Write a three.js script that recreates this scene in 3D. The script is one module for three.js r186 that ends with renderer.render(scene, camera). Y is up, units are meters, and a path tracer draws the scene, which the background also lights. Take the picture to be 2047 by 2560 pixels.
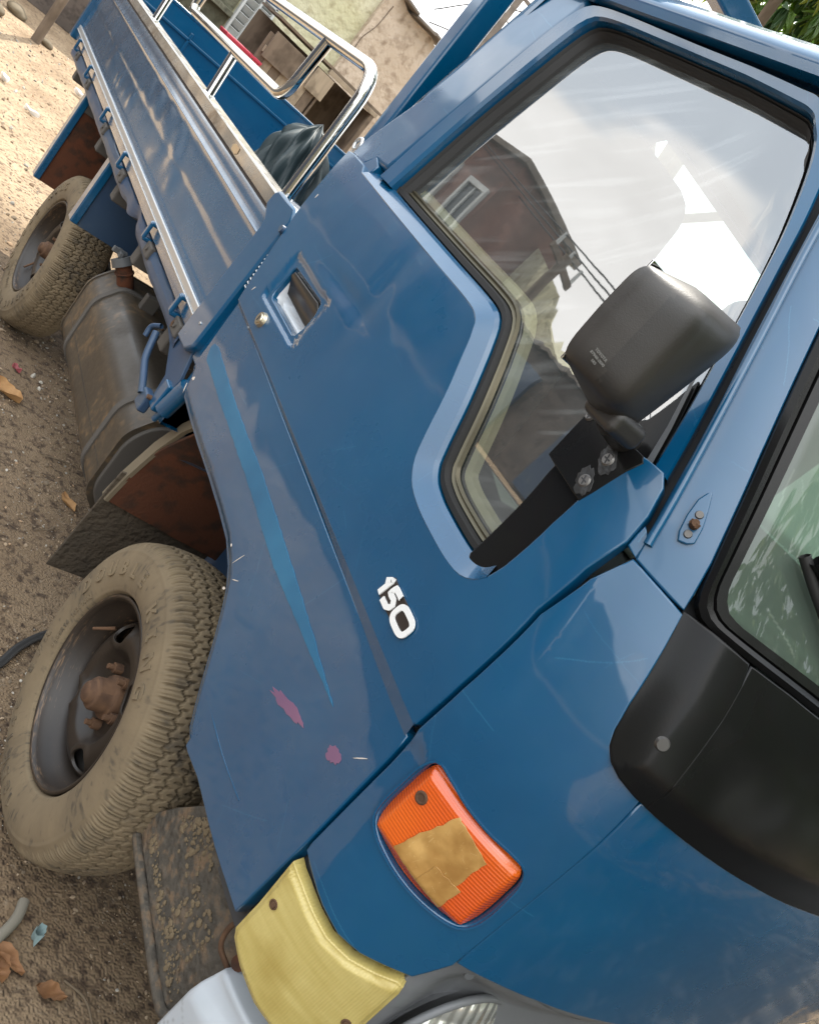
import * as THREE from 'three';
import { mergeGeometries, mergeVertices } from 'three/addons/utils/BufferGeometryUtils.js';
import { RoundedBoxGeometry } from 'three/addons/geometries/RoundedBoxGeometry.js';
import { TextGeometry } from 'three/addons/geometries/TextGeometry.js';
import { FontLoader } from 'three/addons/loaders/FontLoader.js';

// ---------------------------------------------------------------- camera, sky, sun, exposure
const V = (x, y, z) => new THREE.Vector3(x, y, z);
const scene = new THREE.Scene();
const camera = new THREE.PerspectiveCamera(62.755, 818 / 1024, 0.05, 400);
{ // hand-held phone, rolled about 45 degrees
  const right = V(0.362093, 0.659667, -0.658524), down = V(0.617156, -0.699155, -0.360944), fwd = V(-0.698504, -0.275719, -0.660277);
  camera.position.set(1.16081, 1.43825, 1.55467);
  camera.quaternion.setFromRotationMatrix(new THREE.Matrix4().makeBasis(right, down.clone().negate(), fwd.clone().negate()));
}
scene.add(camera);
const renderer = new THREE.WebGLRenderer({ antialias: true });
renderer.setSize(818, 1024);
renderer.toneMapping = THREE.LinearToneMapping;
renderer.toneMappingExposure = 1.28;
renderer.shadowMap.enabled = true;

// seeded random numbers and periodic value noise
function rng(seed) { let a = seed >>> 0; return () => { a = (a + 0x6D2B79F5) | 0; let t = Math.imul(a ^ (a >>> 15), 1 | a); t = (t + Math.imul(t ^ (t >>> 7), 61 | t)) ^ t; return ((t ^ (t >>> 14)) >>> 0) / 4294967296; }; }
const R0 = rng(7);
const LAT = new Float32Array(65536); for (let i = 0; i < 65536; i++) LAT[i] = R0();
const sm = (t) => t * t * (3 - 2 * t);
const clamp = (x, a = 0, b = 1) => Math.min(b, Math.max(a, x));
const step = (a, b, x) => sm(clamp((x - a) / (b - a)));
function vn(x, y, p = 256) { const xi = Math.floor(x), yi = Math.floor(y), fx = sm(x - xi), fy = sm(y - yi), m = (a) => ((a % p) + p) % p;
  const g = (i, j) => LAT[(m(xi + i) & 255) + 256 * (m(yi + j) & 255)];
  return (g(0, 0) * (1 - fx) + g(1, 0) * fx) * (1 - fy) + (g(0, 1) * (1 - fx) + g(1, 1) * fx) * fy; }
function fbm(x, y, o = 5, p = 256) { let s = 0, a = 0.5, n = 0; for (let i = 0; i < o; i++) { s += a * vn(x, y, p); n += a; x = x * 2 + 17; y = y * 2 + 31; a *= 0.5; p = Math.min(256, p * 2); } return s / n; }

const SUN = V(-0.48, 0.85, -0.20).normalize();
{ // hazy daylight sky with broken cumulus
  const w = 1024, h = 512, d = new Float32Array(w * h * 4);
  for (let j = 0; j < h; j++) for (let i = 0; i < w; i++) {
    const el = (j + 0.5) / h * Math.PI - Math.PI / 2, az = (i + 0.5) / w * Math.PI * 2, e = Math.max(0, Math.sin(el));
    const x = Math.cos(az) * Math.cos(el), z = Math.sin(az) * Math.cos(el);
    const k = 1 / (e + 0.18), cx = x * k * 1.5 + 40, cz = z * k * 1.5 + 60;
    let c = step(0.46, 0.62, fbm(cx, cz, 6)), body = fbm(cx * 2.1 + 9, cz * 2.1, 5);
    c *= step(0.02, 0.14, e + 0.05);
    const hz = Math.pow(1 - e, 3), sky = [1.20 + 0.46 * hz, 1.36 + 0.36 * hz, 1.56 + 0.18 * hz], cl = 1.85 + 0.9 * body + 0 ;
    const ang = Math.acos(clamp(x * SUN.x + Math.sin(el) * SUN.y + z * SUN.z, -1, 1)), au = 4.2 * Math.exp(-ang / 0.38); sky[0] += au; sky[1] += au * 0.97; sky[2] += au * 0.92;
    const o = (j * w + i) * 4, lo = el < 0 ? 0.35 : 1;
    d[o] = (sky[0] * (1 - c) + cl * c) * lo; d[o + 1] = (sky[1] * (1 - c) + cl * 0.985 * c) * lo; d[o + 2] = (sky[2] * (1 - c) + cl * 0.96 * c) * lo; d[o + 3] = 1;
  }
  const t = new THREE.DataTexture(d, w, h, THREE.RGBAFormat, THREE.FloatType);
  t.mapping = THREE.EquirectangularReflectionMapping; t.magFilter = t.minFilter = THREE.LinearFilter; t.needsUpdate = true;
  scene.background = t; scene.environment = t;
}
const sun = new THREE.DirectionalLight(new THREE.Color(1, 0.94, 0.84), 5.0);
sun.position.copy(SUN).multiplyScalar(30); sun.castShadow = true;
Object.assign(sun.shadow.camera, { left: -18, right: 18, top: 18, bottom: -18, near: 1, far: 80 }); sun.shadow.mapSize.set(4096, 4096);
scene.add(sun); scene.add(sun.target);

// ---------------------------------------------------------------- helpers
const names = {};
const numbered = (n) => { names[n] = (names[n] ?? -1) + 1; return names[n] ? n + '_' + String(names[n]).padStart(3, '0') : n; };
function boxUV(g) { // uv in metres, by the way each face points
  if (g.index) g = g.toNonIndexed(); if (!g.attributes.normal) g.computeVertexNormals();
  const p = g.attributes.position, uv = new Float32Array(p.count * 2), a = V(), b = V(), c = V();
  for (let i = 0; i < p.count; i += 3) {
    a.fromBufferAttribute(p, i); b.fromBufferAttribute(p, i + 1); c.fromBufferAttribute(p, i + 2);
    const n = b.clone().sub(a).cross(c.clone().sub(a)), ax = Math.abs(n.x), ay = Math.abs(n.y), az = Math.abs(n.z);
    [a, b, c].forEach((v, k) => { const o = (i + k) * 2; if (ax >= ay && ax >= az) { uv[o] = v.z; uv[o + 1] = v.y; } else if (ay >= az) { uv[o] = v.x; uv[o + 1] = v.z; } else { uv[o] = v.x; uv[o + 1] = v.y; } });
  }
  g.setAttribute('uv', new THREE.BufferAttribute(uv, 2)); return g;
}
function clean(g) { g = boxUV(g); for (const k of Object.keys(g.attributes)) if (!['position', 'normal', 'uv'].includes(k)) g.deleteAttribute(k); return g; }
const join = (l) => l.length === 1 ? clean(l[0]) : mergeGeometries(l.map(clean), false);
function mesh(name, g, m, parent, ownUV = false) {
  if (Array.isArray(g)) g = join(g); else if (!ownUV) g = clean(g);
  const o = new THREE.Mesh(g, m); o.castShadow = o.receiveShadow = true; o.name = parent === scene ? numbered(name) : name; parent.add(o); return o;
}
function tag(o, label, category, group) { o.userData.label = label; o.userData.category = category; if (group) o.userData.group = group; return o; }
function thing(name, label, category, pos = [0, 0, 0], group) { const o = new THREE.Group(); o.name = numbered(name); o.position.set(...pos); scene.add(o); return tag(o, label, category, group); }
function struct(o) { o.userData.kind = 'structure'; return o; }
const bx = (w, h, d, x, y, z, r = 0) => { const g = r ? new RoundedBoxGeometry(w, h, d, 2, Math.min(r, w / 2.01, h / 2.01, d / 2.01)) : new THREE.BoxGeometry(w, h, d); g.translate(x, y, z); return g; };
const tube = (pts, r, n = 40, k = 10, closed = false, tension = 0.5) => { const c = new THREE.CatmullRomCurve3(pts.map((p) => V(...p)), closed, 'catmullrom', tension); return new THREE.TubeGeometry(c, n, r, k, closed); };
const cyl = (a, b, r, r2 = r, k = 14) => { const A = V(...a), B = V(...b), g = new THREE.CylinderGeometry(r2, r, A.distanceTo(B), k); g.applyQuaternion(new THREE.Quaternion().setFromUnitVectors(V(0, 1, 0), B.clone().sub(A).normalize())); const m = A.add(B).multiplyScalar(0.5); g.translate(m.x, m.y, m.z); return g; };
function bentPipe(pts, r, bend = 0.05, k = 12) { // straight pipe with rounded corners
  const P = pts.map((p) => V(...p)), path = new THREE.CurvePath();
  let prev = P[0];
  for (let i = 1; i < P.length; i++) {
    if (i === P.length - 1) { path.add(new THREE.LineCurve3(prev, P[i])); break; }
    const a = P[i].clone().sub(P[i - 1]).normalize(), b = P[i + 1].clone().sub(P[i]).normalize(), q0 = P[i].clone().addScaledVector(a, -bend), q1 = P[i].clone().addScaledVector(b, bend);
    path.add(new THREE.LineCurve3(prev, q0)); path.add(new THREE.QuadraticBezierCurve3(q0, P[i], q1)); prev = q1;
  }
  return new THREE.TubeGeometry(path, P.length * 24, r, k, false);
}
// textures
function tex(w, h, fn, srgb = true) {
  const d = new Uint8Array(w * h * 4);
  for (let j = 0; j < h; j++) for (let i = 0; i < w; i++) { const c = fn(i / w, j / h), o = (j * w + i) * 4; for (let k = 0; k < 3; k++) d[o + k] = clamp(c[k]) * 255; d[o + 3] = c[3] === undefined ? 255 : clamp(c[3]) * 255; }
  const t = new THREE.DataTexture(d, w, h, THREE.RGBAFormat); t.wrapS = t.wrapT = THREE.RepeatWrapping; t.magFilter = THREE.LinearFilter; t.minFilter = THREE.LinearMipmapLinearFilter; t.generateMipmaps = true;
  if (srgb) t.colorSpace = THREE.SRGBColorSpace; t.needsUpdate = true; return t;
}
const rep = (t, a, b = a) => { const c = t.clone(); c.repeat.set(a, b); c.needsUpdate = true; return c; };
const mixc = (a, b, t) => a.map((v, i) => v + (b[i] - v) * t);
function scratchField(w, n, seed, len) { // thin random scratches, 0..1
  const f = new Float32Array(w * w), r = rng(seed);
  for (let k = 0; k < n; k++) { let x = r() * w, y = r() * w, a = r() * 6.28, l = len * (0.3 + r()), s = 0.25 + 0.75 * r(); for (let i = 0; i < l; i++) { a += (r() - 0.5) * 0.06; x += Math.cos(a); y += Math.sin(a); f[((x | 0) & (w - 1)) + w * ((y | 0) & (w - 1))] = s; } }
  return (u, v) => f[((u * w) & (w - 1)) + w * ((v * w) & (w - 1))];
}
const lin = (r, g, b) => new THREE.Color().setRGB(r, g, b);
const std = (o) => new THREE.MeshStandardMaterial(o), phys = (o) => new THREE.MeshPhysicalMaterial(o);

// ---------------------------------------------------------------- materials
const scr = scratchField(1024, 46, 3, 90), scr2 = scratchField(512, 220, 5, 26);
const paintMap = tex(1024, 1024, (u, v) => { const a = fbm(u * 6, v * 6, 5, 6), b = fbm(u * 40, v * 40, 3, 40), s = scr(u, v) * (0.15 + 0.3 * a);
  let c = mixc([0.000, 0.276, 0.418], [0.010, 0.308, 0.452], clamp((a - 0.3) * 1.6)); c = mixc(c, [0.10, 0.34, 0.48], clamp((b - 0.66) * 0.6)); return mixc(c, [0.66, 0.74, 0.80], s * 0.7); });
const paintRough = tex(512, 512, (u, v) => { const a = fbm(u * 8, v * 8, 5, 8), b = fbm(u * 60, v * 60, 2, 60); const g = 0.45 + 0.5 * a + 0.2 * (b - 0.5); return [g, g, g]; }, false);
const wave = tex(256, 256, (u, v) => { const a = fbm(u * 4, v * 4, 3, 4); return [a, a, a]; }, false);
const M = {};
M.paint = phys({ map: paintMap, ior: 1.45, roughness: 0.45, roughnessMap: paintRough, clearcoat: 1, clearcoatRoughness: 0.06, bumpMap: wave, bumpScale: 0.0009 });
M.paintDull = phys({ map: rep(paintMap, 1.3), color: lin(1, 0.95, 0.95), ior: 1.7, roughness: 0.36, roughnessMap: rep(paintRough, 2), clearcoat: 1, clearcoatRoughness: 0.1 });
M.paintOld = phys({ map: tex(512, 512, (u, v) => { const a = fbm(u * 7, v * 7, 5, 7), b = scr2(u, v); return mixc(mixc([0.10, 0.215, 0.345], [0.21, 0.29, 0.375], a), [0.50, 0.47, 0.43], clamp(b * 0.5 + (a - 0.66) * 2)); }), roughness: 0.6, clearcoat: 0.3, clearcoatRoughness: 0.3 });
M.stripe = phys({ map: tex(256, 256, (u, v) => { const a = fbm(u * 9, v * 9, 5, 9); return mixc([0.02, 0.345, 0.49], [0.13, 0.43, 0.57], clamp(a * 1.8 - 0.4)); }), roughness: 0.6, clearcoat: 0.5, clearcoatRoughness: 0.25 });
const plasticBump = tex(256, 256, (u, v) => { const a = 0.5 * vn(u * 90, v * 90, 90) + 0.5 * vn(u * 190, v * 190, 190); return [a, a, a]; }, false);
M.black = phys({ map: tex(256, 256, (u, v) => { const a = fbm(u * 5, v * 5, 5, 5); return mixc([0.065, 0.065, 0.068], [0.105, 0.103, 0.10], a); }), specularIntensity: 0.45, roughness: 0.22, bumpMap: rep(plasticBump, 8), bumpScale: 0.00004 });
M.mirrorShell = std({ map: tex(256, 256, (u, v) => { const a = fbm(u * 5, v * 5, 5, 5); return mixc([0.13, 0.125, 0.12], [0.27, 0.25, 0.23], clamp(a * 1.5 - 0.3)); }), roughness: 0.42, bumpMap: rep(plasticBump, 14), bumpScale: 0.00012 });
M.rubber = std({ color: lin(0.018, 0.017, 0.016), roughness: 0.62 });
M.cream = std({ map: tex(256, 256, (u, v) => mixc([0.55, 0.52, 0.40], [0.70, 0.67, 0.54], fbm(u * 9, v * 9, 4, 9))), roughness: 0.5 });
M.channel = std({ map: tex(128, 128, (u, v) => mixc([0.30, 0.28, 0.22], [0.45, 0.42, 0.34], fbm(u * 9, v * 9, 4, 9))), roughness: 0.4, metalness: 0.5 });
M.void = std({ color: lin(0.05, 0.05, 0.052), roughness: 0.9 });
M.dark = std({ color: lin(0.085, 0.076, 0.066), roughness: 0.8 });
M.chrome = std({ color: lin(0.62, 0.60, 0.56), metalness: 1, roughness: 0.16, roughnessMap: rep(paintRough, 3) });
M.steel = std({ map: tex(512, 512, (u, v) => { const a = fbm(u * 10, v * 10, 5, 10), b = fbm(u * 3, v * 60, 3, 60); return mixc(mixc([0.80, 0.78, 0.74], [0.68, 0.65, 0.60], b), [0.46, 0.38, 0.28], clamp((a - 0.66) * 5)); }), metalness: 0.9, roughness: 0.33, roughnessMap: rep(paintRough, 2) });
M.trim = std({ color: lin(0.62, 0.62, 0.61), metalness: 0.75, roughness: 0.32 });
M.glass = phys({ color: lin(0.78, 0.82, 0.80), transmission: 1, transmissionMap: tex(1024, 1024, (u, v) => { const p = u * 0.9 + v * 0.5, q = v * 0.9 - u * 0.5, a = fbm(u * 4, v * 4, 4, 4), st = fbm(p * 5, q * 70, 3), sp = vn(u * 180, v * 180, 180); const k = 0.985 - 0.07 * clamp((a - 0.35) * 2) - 0.09 * clamp((st - 0.56) * 4) * clamp((a - 0.4) * 4) - 0.3 * clamp((sp - 0.985) * 60); return [k, k, k]; }, false), thickness: 0, roughness: 0.015, ior: 3.0 });
M.screenGlass = phys({ color: lin(0.62, 0.80, 0.70), transmission: 1, thickness: 0, roughness: 0.02, ior: 1.55 });
M.windscreen = phys({ map: tex(512, 512, (u, v) => { const a = fbm(u * 6, v * 6, 5, 6), b = scr2(u, v); return mixc(mixc([0.33, 0.39, 0.35], [0.43, 0.48, 0.43], a), [0.68, 0.71, 0.66], b * 0.5); }), transmission: 0.48, thickness: 0, roughness: 0.03, ior: 1.5 });
const dustMap = tex(512, 512, (u, v) => { const a = fbm(u * 5, v * 5, 6, 5), b = fbm(u * 50, v * 50, 3, 50); return mixc(mixc([0.345, 0.300, 0.235], [0.515, 0.450, 0.350], a), [0.215, 0.195, 0.170], clamp((b - 0.48) * 1.7 + (0.44 - a) * 1.6)); });
M.tyre = std({ map: dustMap, roughness: 0.93, bumpMap: plasticBump, bumpScale: 0.0004 });
M.rim = std({ map: tex(512, 512, (u, v) => { const a = fbm(u * 6, v * 6, 6, 6), b = fbm(u * 90, v * 90, 2, 90); return mixc(mixc([0.125, 0.105, 0.09], [0.20, 0.165, 0.135], a), [0.42, 0.33, 0.24], clamp((a - 0.58) * 4 + (b - 0.68) * 3.5)); }), roughness: 0.46 });
M.hub = std({ map: tex(256, 256, (u, v) => mixc([0.245, 0.165, 0.11], [0.43, 0.315, 0.22], fbm(u * 8, v * 8, 5, 8))), roughness: 0.85 });
const rustMap = tex(512, 512, (u, v) => { const a = fbm(u * 5, v * 5, 6, 5), b = fbm(u * 28, v * 28, 4, 28); return mixc(mixc([0.22, 0.13, 0.085], [0.40, 0.22, 0.12], a), [0.15, 0.12, 0.10], clamp((b - 0.5) * 2.4)); });
M.rust = std({ map: rustMap, roughness: 0.92, bumpMap: rep(plasticBump, 2), bumpScale: 0.001 });
M.guard = std({ map: tex(512, 512, (u, v) => { const a = fbm(u * 6, v * 6, 6, 6), b = fbm(u * 22, v * 22, 5, 22), m = clamp((b - 0.50) * 5) * clamp((a - 0.36) * 4); return mixc(mixc([0.25, 0.235, 0.21], [0.40, 0.365, 0.32], b), [0.47, 0.38, 0.29], m * 0.8); }), roughness: 0.9, bumpMap: tex(256, 256, (u, v) => { const a = fbm(u * 24, v * 24, 4, 24); return [a, a, a]; }, false), bumpScale: 0.006 });
M.hub.map.repeat.set(6, 6); M.guard.map.repeat.set(3.2, 3.2); M.guard.bumpMap.repeat.set(4, 4);
M.tank = std({ map: tex(512, 512, (u, v) => { const a = fbm(u * 5, v * 5, 6, 5), b = fbm(u * 60, v * 60, 3, 60); return mixc(mixc([0.20, 0.18, 0.155], [0.31, 0.275, 0.23], a), [0.42, 0.34, 0.25], clamp((a - 0.5) * 2.4 + (b - 0.64) * 2.5)); }), roughness: 0.62, metalness: 0.0, roughnessMap: rep(paintRough, 2) });
M.greyCap = std({ color: lin(0.12, 0.125, 0.13), roughness: 0.6 });
M.beam = std({ map: tex(256, 256, (u, v) => mixc([0.40, 0.36, 0.29], [0.53, 0.47, 0.38], fbm(u * 6, v * 6, 6, 6))), roughness: 0.85 });
M.yellow = phys({ map: tex(512, 512, (u, v) => { const a = fbm(u * 4, v * 40, 4, 40), c = fbm(u * 5, v * 5, 4, 5); return mixc(mixc([0.70, 0.62, 0.345], [0.80, 0.73, 0.47], a), [0.62, 0.53, 0.26], clamp((c - 0.5) * 1.6)); }), roughness: 0.42, clearcoat: 0.4, clearcoatRoughness: 0.3, transmission: 0, bumpMap: tex(512, 8, (u) => { const a = 0.5 + 0.5 * Math.sin(u * 6.2832 * 90); return [a, a, a]; }, false), bumpScale: 0.0004 });
M.yellow.map.repeat.set(3, 3); M.yellow.bumpMap.repeat.set(3, 1);
M.amber = phys({ map: tex(256, 256, (u, v) => mixc([0.88, 0.40, 0.03], [0.79, 0.27, 0.03], fbm(u * 4, v * 4, 4, 4))), roughness: 0.22, clearcoat: 1, clearcoatRoughness: 0.08, bumpMap: tex(8, 512, (u, v) => { const a = Math.pow(0.5 + 0.5 * Math.sin(v * 6.2832 * 110), 2); return [a, a, a]; }, false), bumpScale: 0.0005 });
M.tape = phys({ map: tex(256, 256, (u, v) => { const a = fbm(u * 6, v * 6, 5, 6), b = scr2(u, v); return mixc(mixc([0.80, 0.63, 0.37], [0.62, 0.45, 0.22], clamp(a * 1.8 - 0.4)), [0.88, 0.78, 0.58], b * 0.6); }), roughness: 0.36, clearcoat: 0.5, clearcoatRoughness: 0.2, bumpMap: tex(256, 256, (u, v) => { const a = fbm(u * 14, v * 14, 4, 14); return [a, a, a]; }, false), bumpScale: 0.004 }); M.tape.map.repeat.set(7, 7);
M.bezel = std({ map: tex(256, 256, (u, v) => mixc([0.36, 0.365, 0.375], [0.47, 0.475, 0.48], fbm(u * 4, v * 4, 5, 4))), roughness: 0.5 });
M.bumper = phys({ map: tex(256, 256, (u, v) => { const b = scr2(u, v); return mixc(mixc([0.76, 0.78, 0.80], [0.66, 0.68, 0.70], fbm(u * 5, v * 5, 5, 5)), [0.45, 0.45, 0.45], b * 0.5); }), roughness: 0.42, clearcoat: 0.3 });
M.white = std({ color: lin(0.80, 0.79, 0.76), roughness: 0.45 });
M.badgeBlack = std({ color: lin(0.03, 0.022, 0.018), roughness: 0.35 });
M.pink = std({ map: tex(128, 128, (u, v) => mixc([0.42, 0.31, 0.43], [0.55, 0.38, 0.46], fbm(u * 20, v * 20, 3, 20))), roughness: 0.6 });
M.cloth = std({ map: tex(256, 256, (u, v) => mixc([0.10, 0.15, 0.165], [0.18, 0.235, 0.245], fbm(u * 9, v * 9, 5, 9))), roughness: 0.5 });
M.seat = std({ color: lin(0.055, 0.055, 0.057), roughness: 0.85 });
M.liner = std({ color: lin(0.42, 0.43, 0.42), roughness: 0.95 });
M.dash = std({ color: lin(0.05, 0.055, 0.055), roughness: 0.7 });
M.backplate = std({ color: lin(0.7, 0.7, 0.7), metalness: 1, roughness: 0.1 });

// ---------------------------------------------------------------- the cab's outer skin: s runs along the side and round the corner to the front, y is height
function pchip(xs, ys) { const n = xs.length, h = [], d = [], m = new Array(n).fill(0); for (let i = 0; i < n - 1; i++) { h[i] = xs[i + 1] - xs[i]; d[i] = (ys[i + 1] - ys[i]) / h[i]; } m[0] = d[0]; m[n - 1] = d[n - 2];
  for (let i = 1; i < n - 1; i++) if (d[i - 1] * d[i] > 0) { const a = 2 * h[i] + h[i - 1], b = h[i] + 2 * h[i - 1]; m[i] = (a + b) / (a / d[i - 1] + b / d[i]); }
  return (x) => { if (x < xs[0]) return ys[0] + m[0] * (x - xs[0]); if (x > xs[n - 1]) return ys[n - 1] + m[n - 1] * (x - xs[n - 1]); let i = 0; while (i < n - 2 && x > xs[i + 1]) i++; const t = (x - xs[i]) / h[i], t2 = t * t, t3 = t2 * t; return (2 * t3 - 3 * t2 + 1) * ys[i] + (t3 - 2 * t2 + t) * h[i] * m[i] + (-2 * t3 + 3 * t2) * ys[i + 1] + (t3 - t2) * h[i] * m[i + 1]; }; }
const Wd = pchip([0.45, 0.7, 1.0, 1.35, 1.45, 1.85, 1.92], [0.80, 0.816, 0.822, 0.812, 0.800, 0.748, 0.72]);
const Fo = pchip([0.4, 1.05, 1.15, 1.25, 1.32, 1.6, 1.9], [0, 0, -0.008, -0.03, -0.058, -0.197, -0.35]);
const QX = [0.60, 0.66, 0.73, 0.79, 0.83, 0.865, 0.893, 0.913, 0.928, 0.936, 0.938], QZ = [0.822, 0.819, 0.797, 0.757, 0.71, 0.645, 0.56, 0.45, 0.30, 0.15, 0];
const QS = [0]; for (let i = 1; i < QX.length; i++) QS.push(QS[i - 1] + Math.hypot(QX[i] - QX[i - 1], QZ[i] - QZ[i - 1]));
const qx = pchip(QS, QX), qz = pchip(QS, QZ), SM = QS[QS.length - 1];
function skin(s, y) { let f = 1; if (s > SM) { s = 2 * SM - s; f = -1; } const X = s < 0 ? 0.6 + s : qx(s), Z = s < 0 ? 0.822 : qz(s), g = clamp((X - 0.2) / 0.46); return V(X + Fo(y) * g, y, f * Z * Wd(y) / 0.822); }
function skinN(s, y) { const e = 5e-4, a = skin(s + e, y).sub(skin(s - e, y)), b = skin(s, y + e).sub(skin(s, y - e)); const n = a.cross(b).normalize(), p = skin(s, y); return n.x * (p.x + 0.1) + n.z * p.z < 0 ? n.negate() : n; }
const on = (s, y, off = 0) => skin(s, y).addScaledVector(skinN(s, y), off);
// gentle waviness of old pressed sheet
const ripple = (s, y) => 0.0010 * (fbm(s * 5 + 3, y * 6 + 8, 2) - 0.5) + 0.0012 * (fbm(s * 11 + 30, y * 13, 2) - 0.5);

function subdivide(pts, tris, h) { // split edges longer than h, the same way on both sides of an edge
  for (let pass = 0; pass < 12; pass++) {
    const mid = new Map(), out = []; let any = false;
    const sp = (a, b) => { const dx = pts[a][0] - pts[b][0], dy = pts[a][1] - pts[b][1]; if (dx * dx + dy * dy <= h * h) return -1; const k = a < b ? a * 1e6 + b : b * 1e6 + a; if (!mid.has(k)) { mid.set(k, pts.length); pts.push([(pts[a][0] + pts[b][0]) / 2, (pts[a][1] + pts[b][1]) / 2]); } any = true; return mid.get(k); };
    for (const [a, b, c] of tris) { const ab = sp(a, b), bc = sp(b, c), ca = sp(c, a), n = (ab >= 0) + (bc >= 0) + (ca >= 0);
      if (!n) out.push([a, b, c]);
      else if (n === 3) out.push([a, ab, ca], [ab, b, bc], [ca, bc, c], [ab, bc, ca]);
      else if (n === 1) { if (ab >= 0) out.push([a, ab, c], [ab, b, c]); else if (bc >= 0) out.push([b, bc, a], [bc, c, a]); else out.push([c, ca, b], [ca, a, b]); }
      else if (ab < 0) out.push([c, ca, bc], [ca, a, bc], [a, b, bc]);
      else if (bc < 0) out.push([a, ab, ca], [ab, b, ca], [b, c, ca]);
      else out.push([b, bc, ab], [bc, c, ab], [c, a, ab]); }
    tris = out; if (!any) break;
  }
  return tris;
}
const ccw = (p) => { let a = 0; p.forEach((q, i) => { const r = p[(i + 1) % p.length]; a += q[0] * r[1] - r[0] * q[1]; }); return a >= 0 ? p : p.slice().reverse(); };
function densify(p, h, closed = true) { const o = []; p.forEach((q, i) => { if (!closed && i === p.length - 1) { o.push(q); return; } const r = p[(i + 1) % p.length], n = Math.max(1, Math.ceil(Math.hypot(r[0] - q[0], r[1] - q[1]) / h)); for (let k = 0; k < n; k++) o.push([q[0] + (r[0] - q[0]) * k / n, q[1] + (r[1] - q[1]) * k / n]); }); return o; }
// a sheet over an outline: map(u, v) gives the point, nrm(u, v) its normal; the rim is rolled over and turned in by `thick`
function sheet(outline, { holes = [], h = 0.03, map, nrm, thick = 0.014, roll = 0.003, rim = 0.02 }) {
  outline = ccw(densify(outline, rim)); holes = holes.map((q) => ccw(densify(q, rim)).reverse());
  const v2 = (l) => l.map((p) => new THREE.Vector2(p[0], p[1]));
  const pts = [outline, ...holes].flat().map((p) => [p[0], p[1]]);
  const tris = subdivide(pts, THREE.ShapeUtils.triangulateShape(v2(outline), holes.map(v2)), h);
  const pos = [], nor = [], uv = [], idx = [];
  const put = (p, n, a, b) => { pos.push(p.x, p.y, p.z); nor.push(n.x, n.y, n.z); uv.push(a, b); return pos.length / 3 - 1; };
  for (const [a, b] of pts) put(map(a, b), nrm(a, b), a, b);
  for (const t of tris) idx.push(...t);
  let base = 0;
  for (const loop of [outline, ...holes]) { const n = loop.length, rows = [];
    const T = loop.map((p, i) => { const q = loop[(i + 1) % n], r = loop[(i + n - 1) % n], P = map(p[0], p[1]), N = nrm(p[0], p[1]); const out = map(q[0], q[1]).sub(map(r[0], r[1])).cross(N).normalize(); return { P, N, out, p }; });
    for (const [a, o, d] of [[0.5, 0.29, 0.29], [0, 1, 1], [0, 1, -1]]) rows.push(T.map(({ P, N, out, p }) => { const depth = d < 0 ? thick : roll * (d === 1 ? 1 : 0.29); const outw = roll * (d < 0 ? 1 : d === 1 ? 1 : 0.71); return put(P.clone().addScaledVector(N, -depth).addScaledVector(out, outw), out.clone().addScaledVector(N, d === 0.29 ? 1 : 0.05).normalize(), p[0], p[1]); }));
    const first = T.map((_, i) => base + i), all = [first, ...rows];
    for (let r = 0; r < all.length - 1; r++) for (let i = 0; i < n; i++) { const j = (i + 1) % n; idx.push(all[r][i], all[r + 1][i], all[r][j], all[r][j], all[r + 1][i], all[r + 1][j]); }
    base += n; }
  const g = new THREE.BufferGeometry(); g.setAttribute('position', new THREE.Float32BufferAttribute(pos, 3)); g.setAttribute('normal', new THREE.Float32BufferAttribute(nor, 3)); g.setAttribute('uv', new THREE.Float32BufferAttribute(uv, 2)); g.setIndex(idx); return g;
}
// a panel lying on the cab's skin; off is a number or a function of (s, y)
function panel(outline, { off = 0, wavy = true, ...o } = {}) {
  const f = typeof off === 'function' ? off : () => off, map = (s, y) => on(s, y, f(s, y) + (wavy ? ripple(s, y) : 0));
  const nrm = (s, y) => { const e = 2e-3, n = map(s + e, y).sub(map(s - e, y)).cross(map(s, y + e).sub(map(s, y - e))).normalize(), p = skin(s, y); return n.x * (p.x + 0.1) + n.z * p.z < 0 ? n.negate() : n; };
  return sheet(outline, { map, nrm, ...o });
}
function flat(outline, at, nrm, o = {}) { return sheet(outline, { map: at, nrm: () => nrm.clone(), ...o }); }
function ribbon(rows, uvs = true) { // rows of equal length of Vector3, skinned, crisp between rows
  const gs = []; for (let r = 0; r < rows.length - 1; r++) { const A = rows[r], B = rows[r + 1], n = A.length, pos = [], uv = [], idx = []; let l = 0; for (let i = 0; i < n; i++) { if (i) l += A[i].distanceTo(A[i - 1]); pos.push(A[i].x, A[i].y, A[i].z, B[i].x, B[i].y, B[i].z); uv.push(l, 0, l, A[i].distanceTo(B[i])); if (i < n - 1) idx.push(2 * i, 2 * i + 1, 2 * i + 2, 2 * i + 2, 2 * i + 1, 2 * i + 3); }
    const g = new THREE.BufferGeometry(); g.setAttribute('position', new THREE.Float32BufferAttribute(pos, 3)); g.setAttribute('uv', new THREE.Float32BufferAttribute(uv, 2)); g.setIndex(idx); g.computeVertexNormals(); gs.push(g); }
  return mergeGeometries(gs.map((g) => g.toNonIndexed()), false);
}
function smoothLine(p, n) { const c = new THREE.CatmullRomCurve3(p.map((q) => V(q[0], q[1], 0)), false, 'centripetal'); return c.getSpacedPoints(n).map((v) => [v.x, v.y]); }
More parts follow.
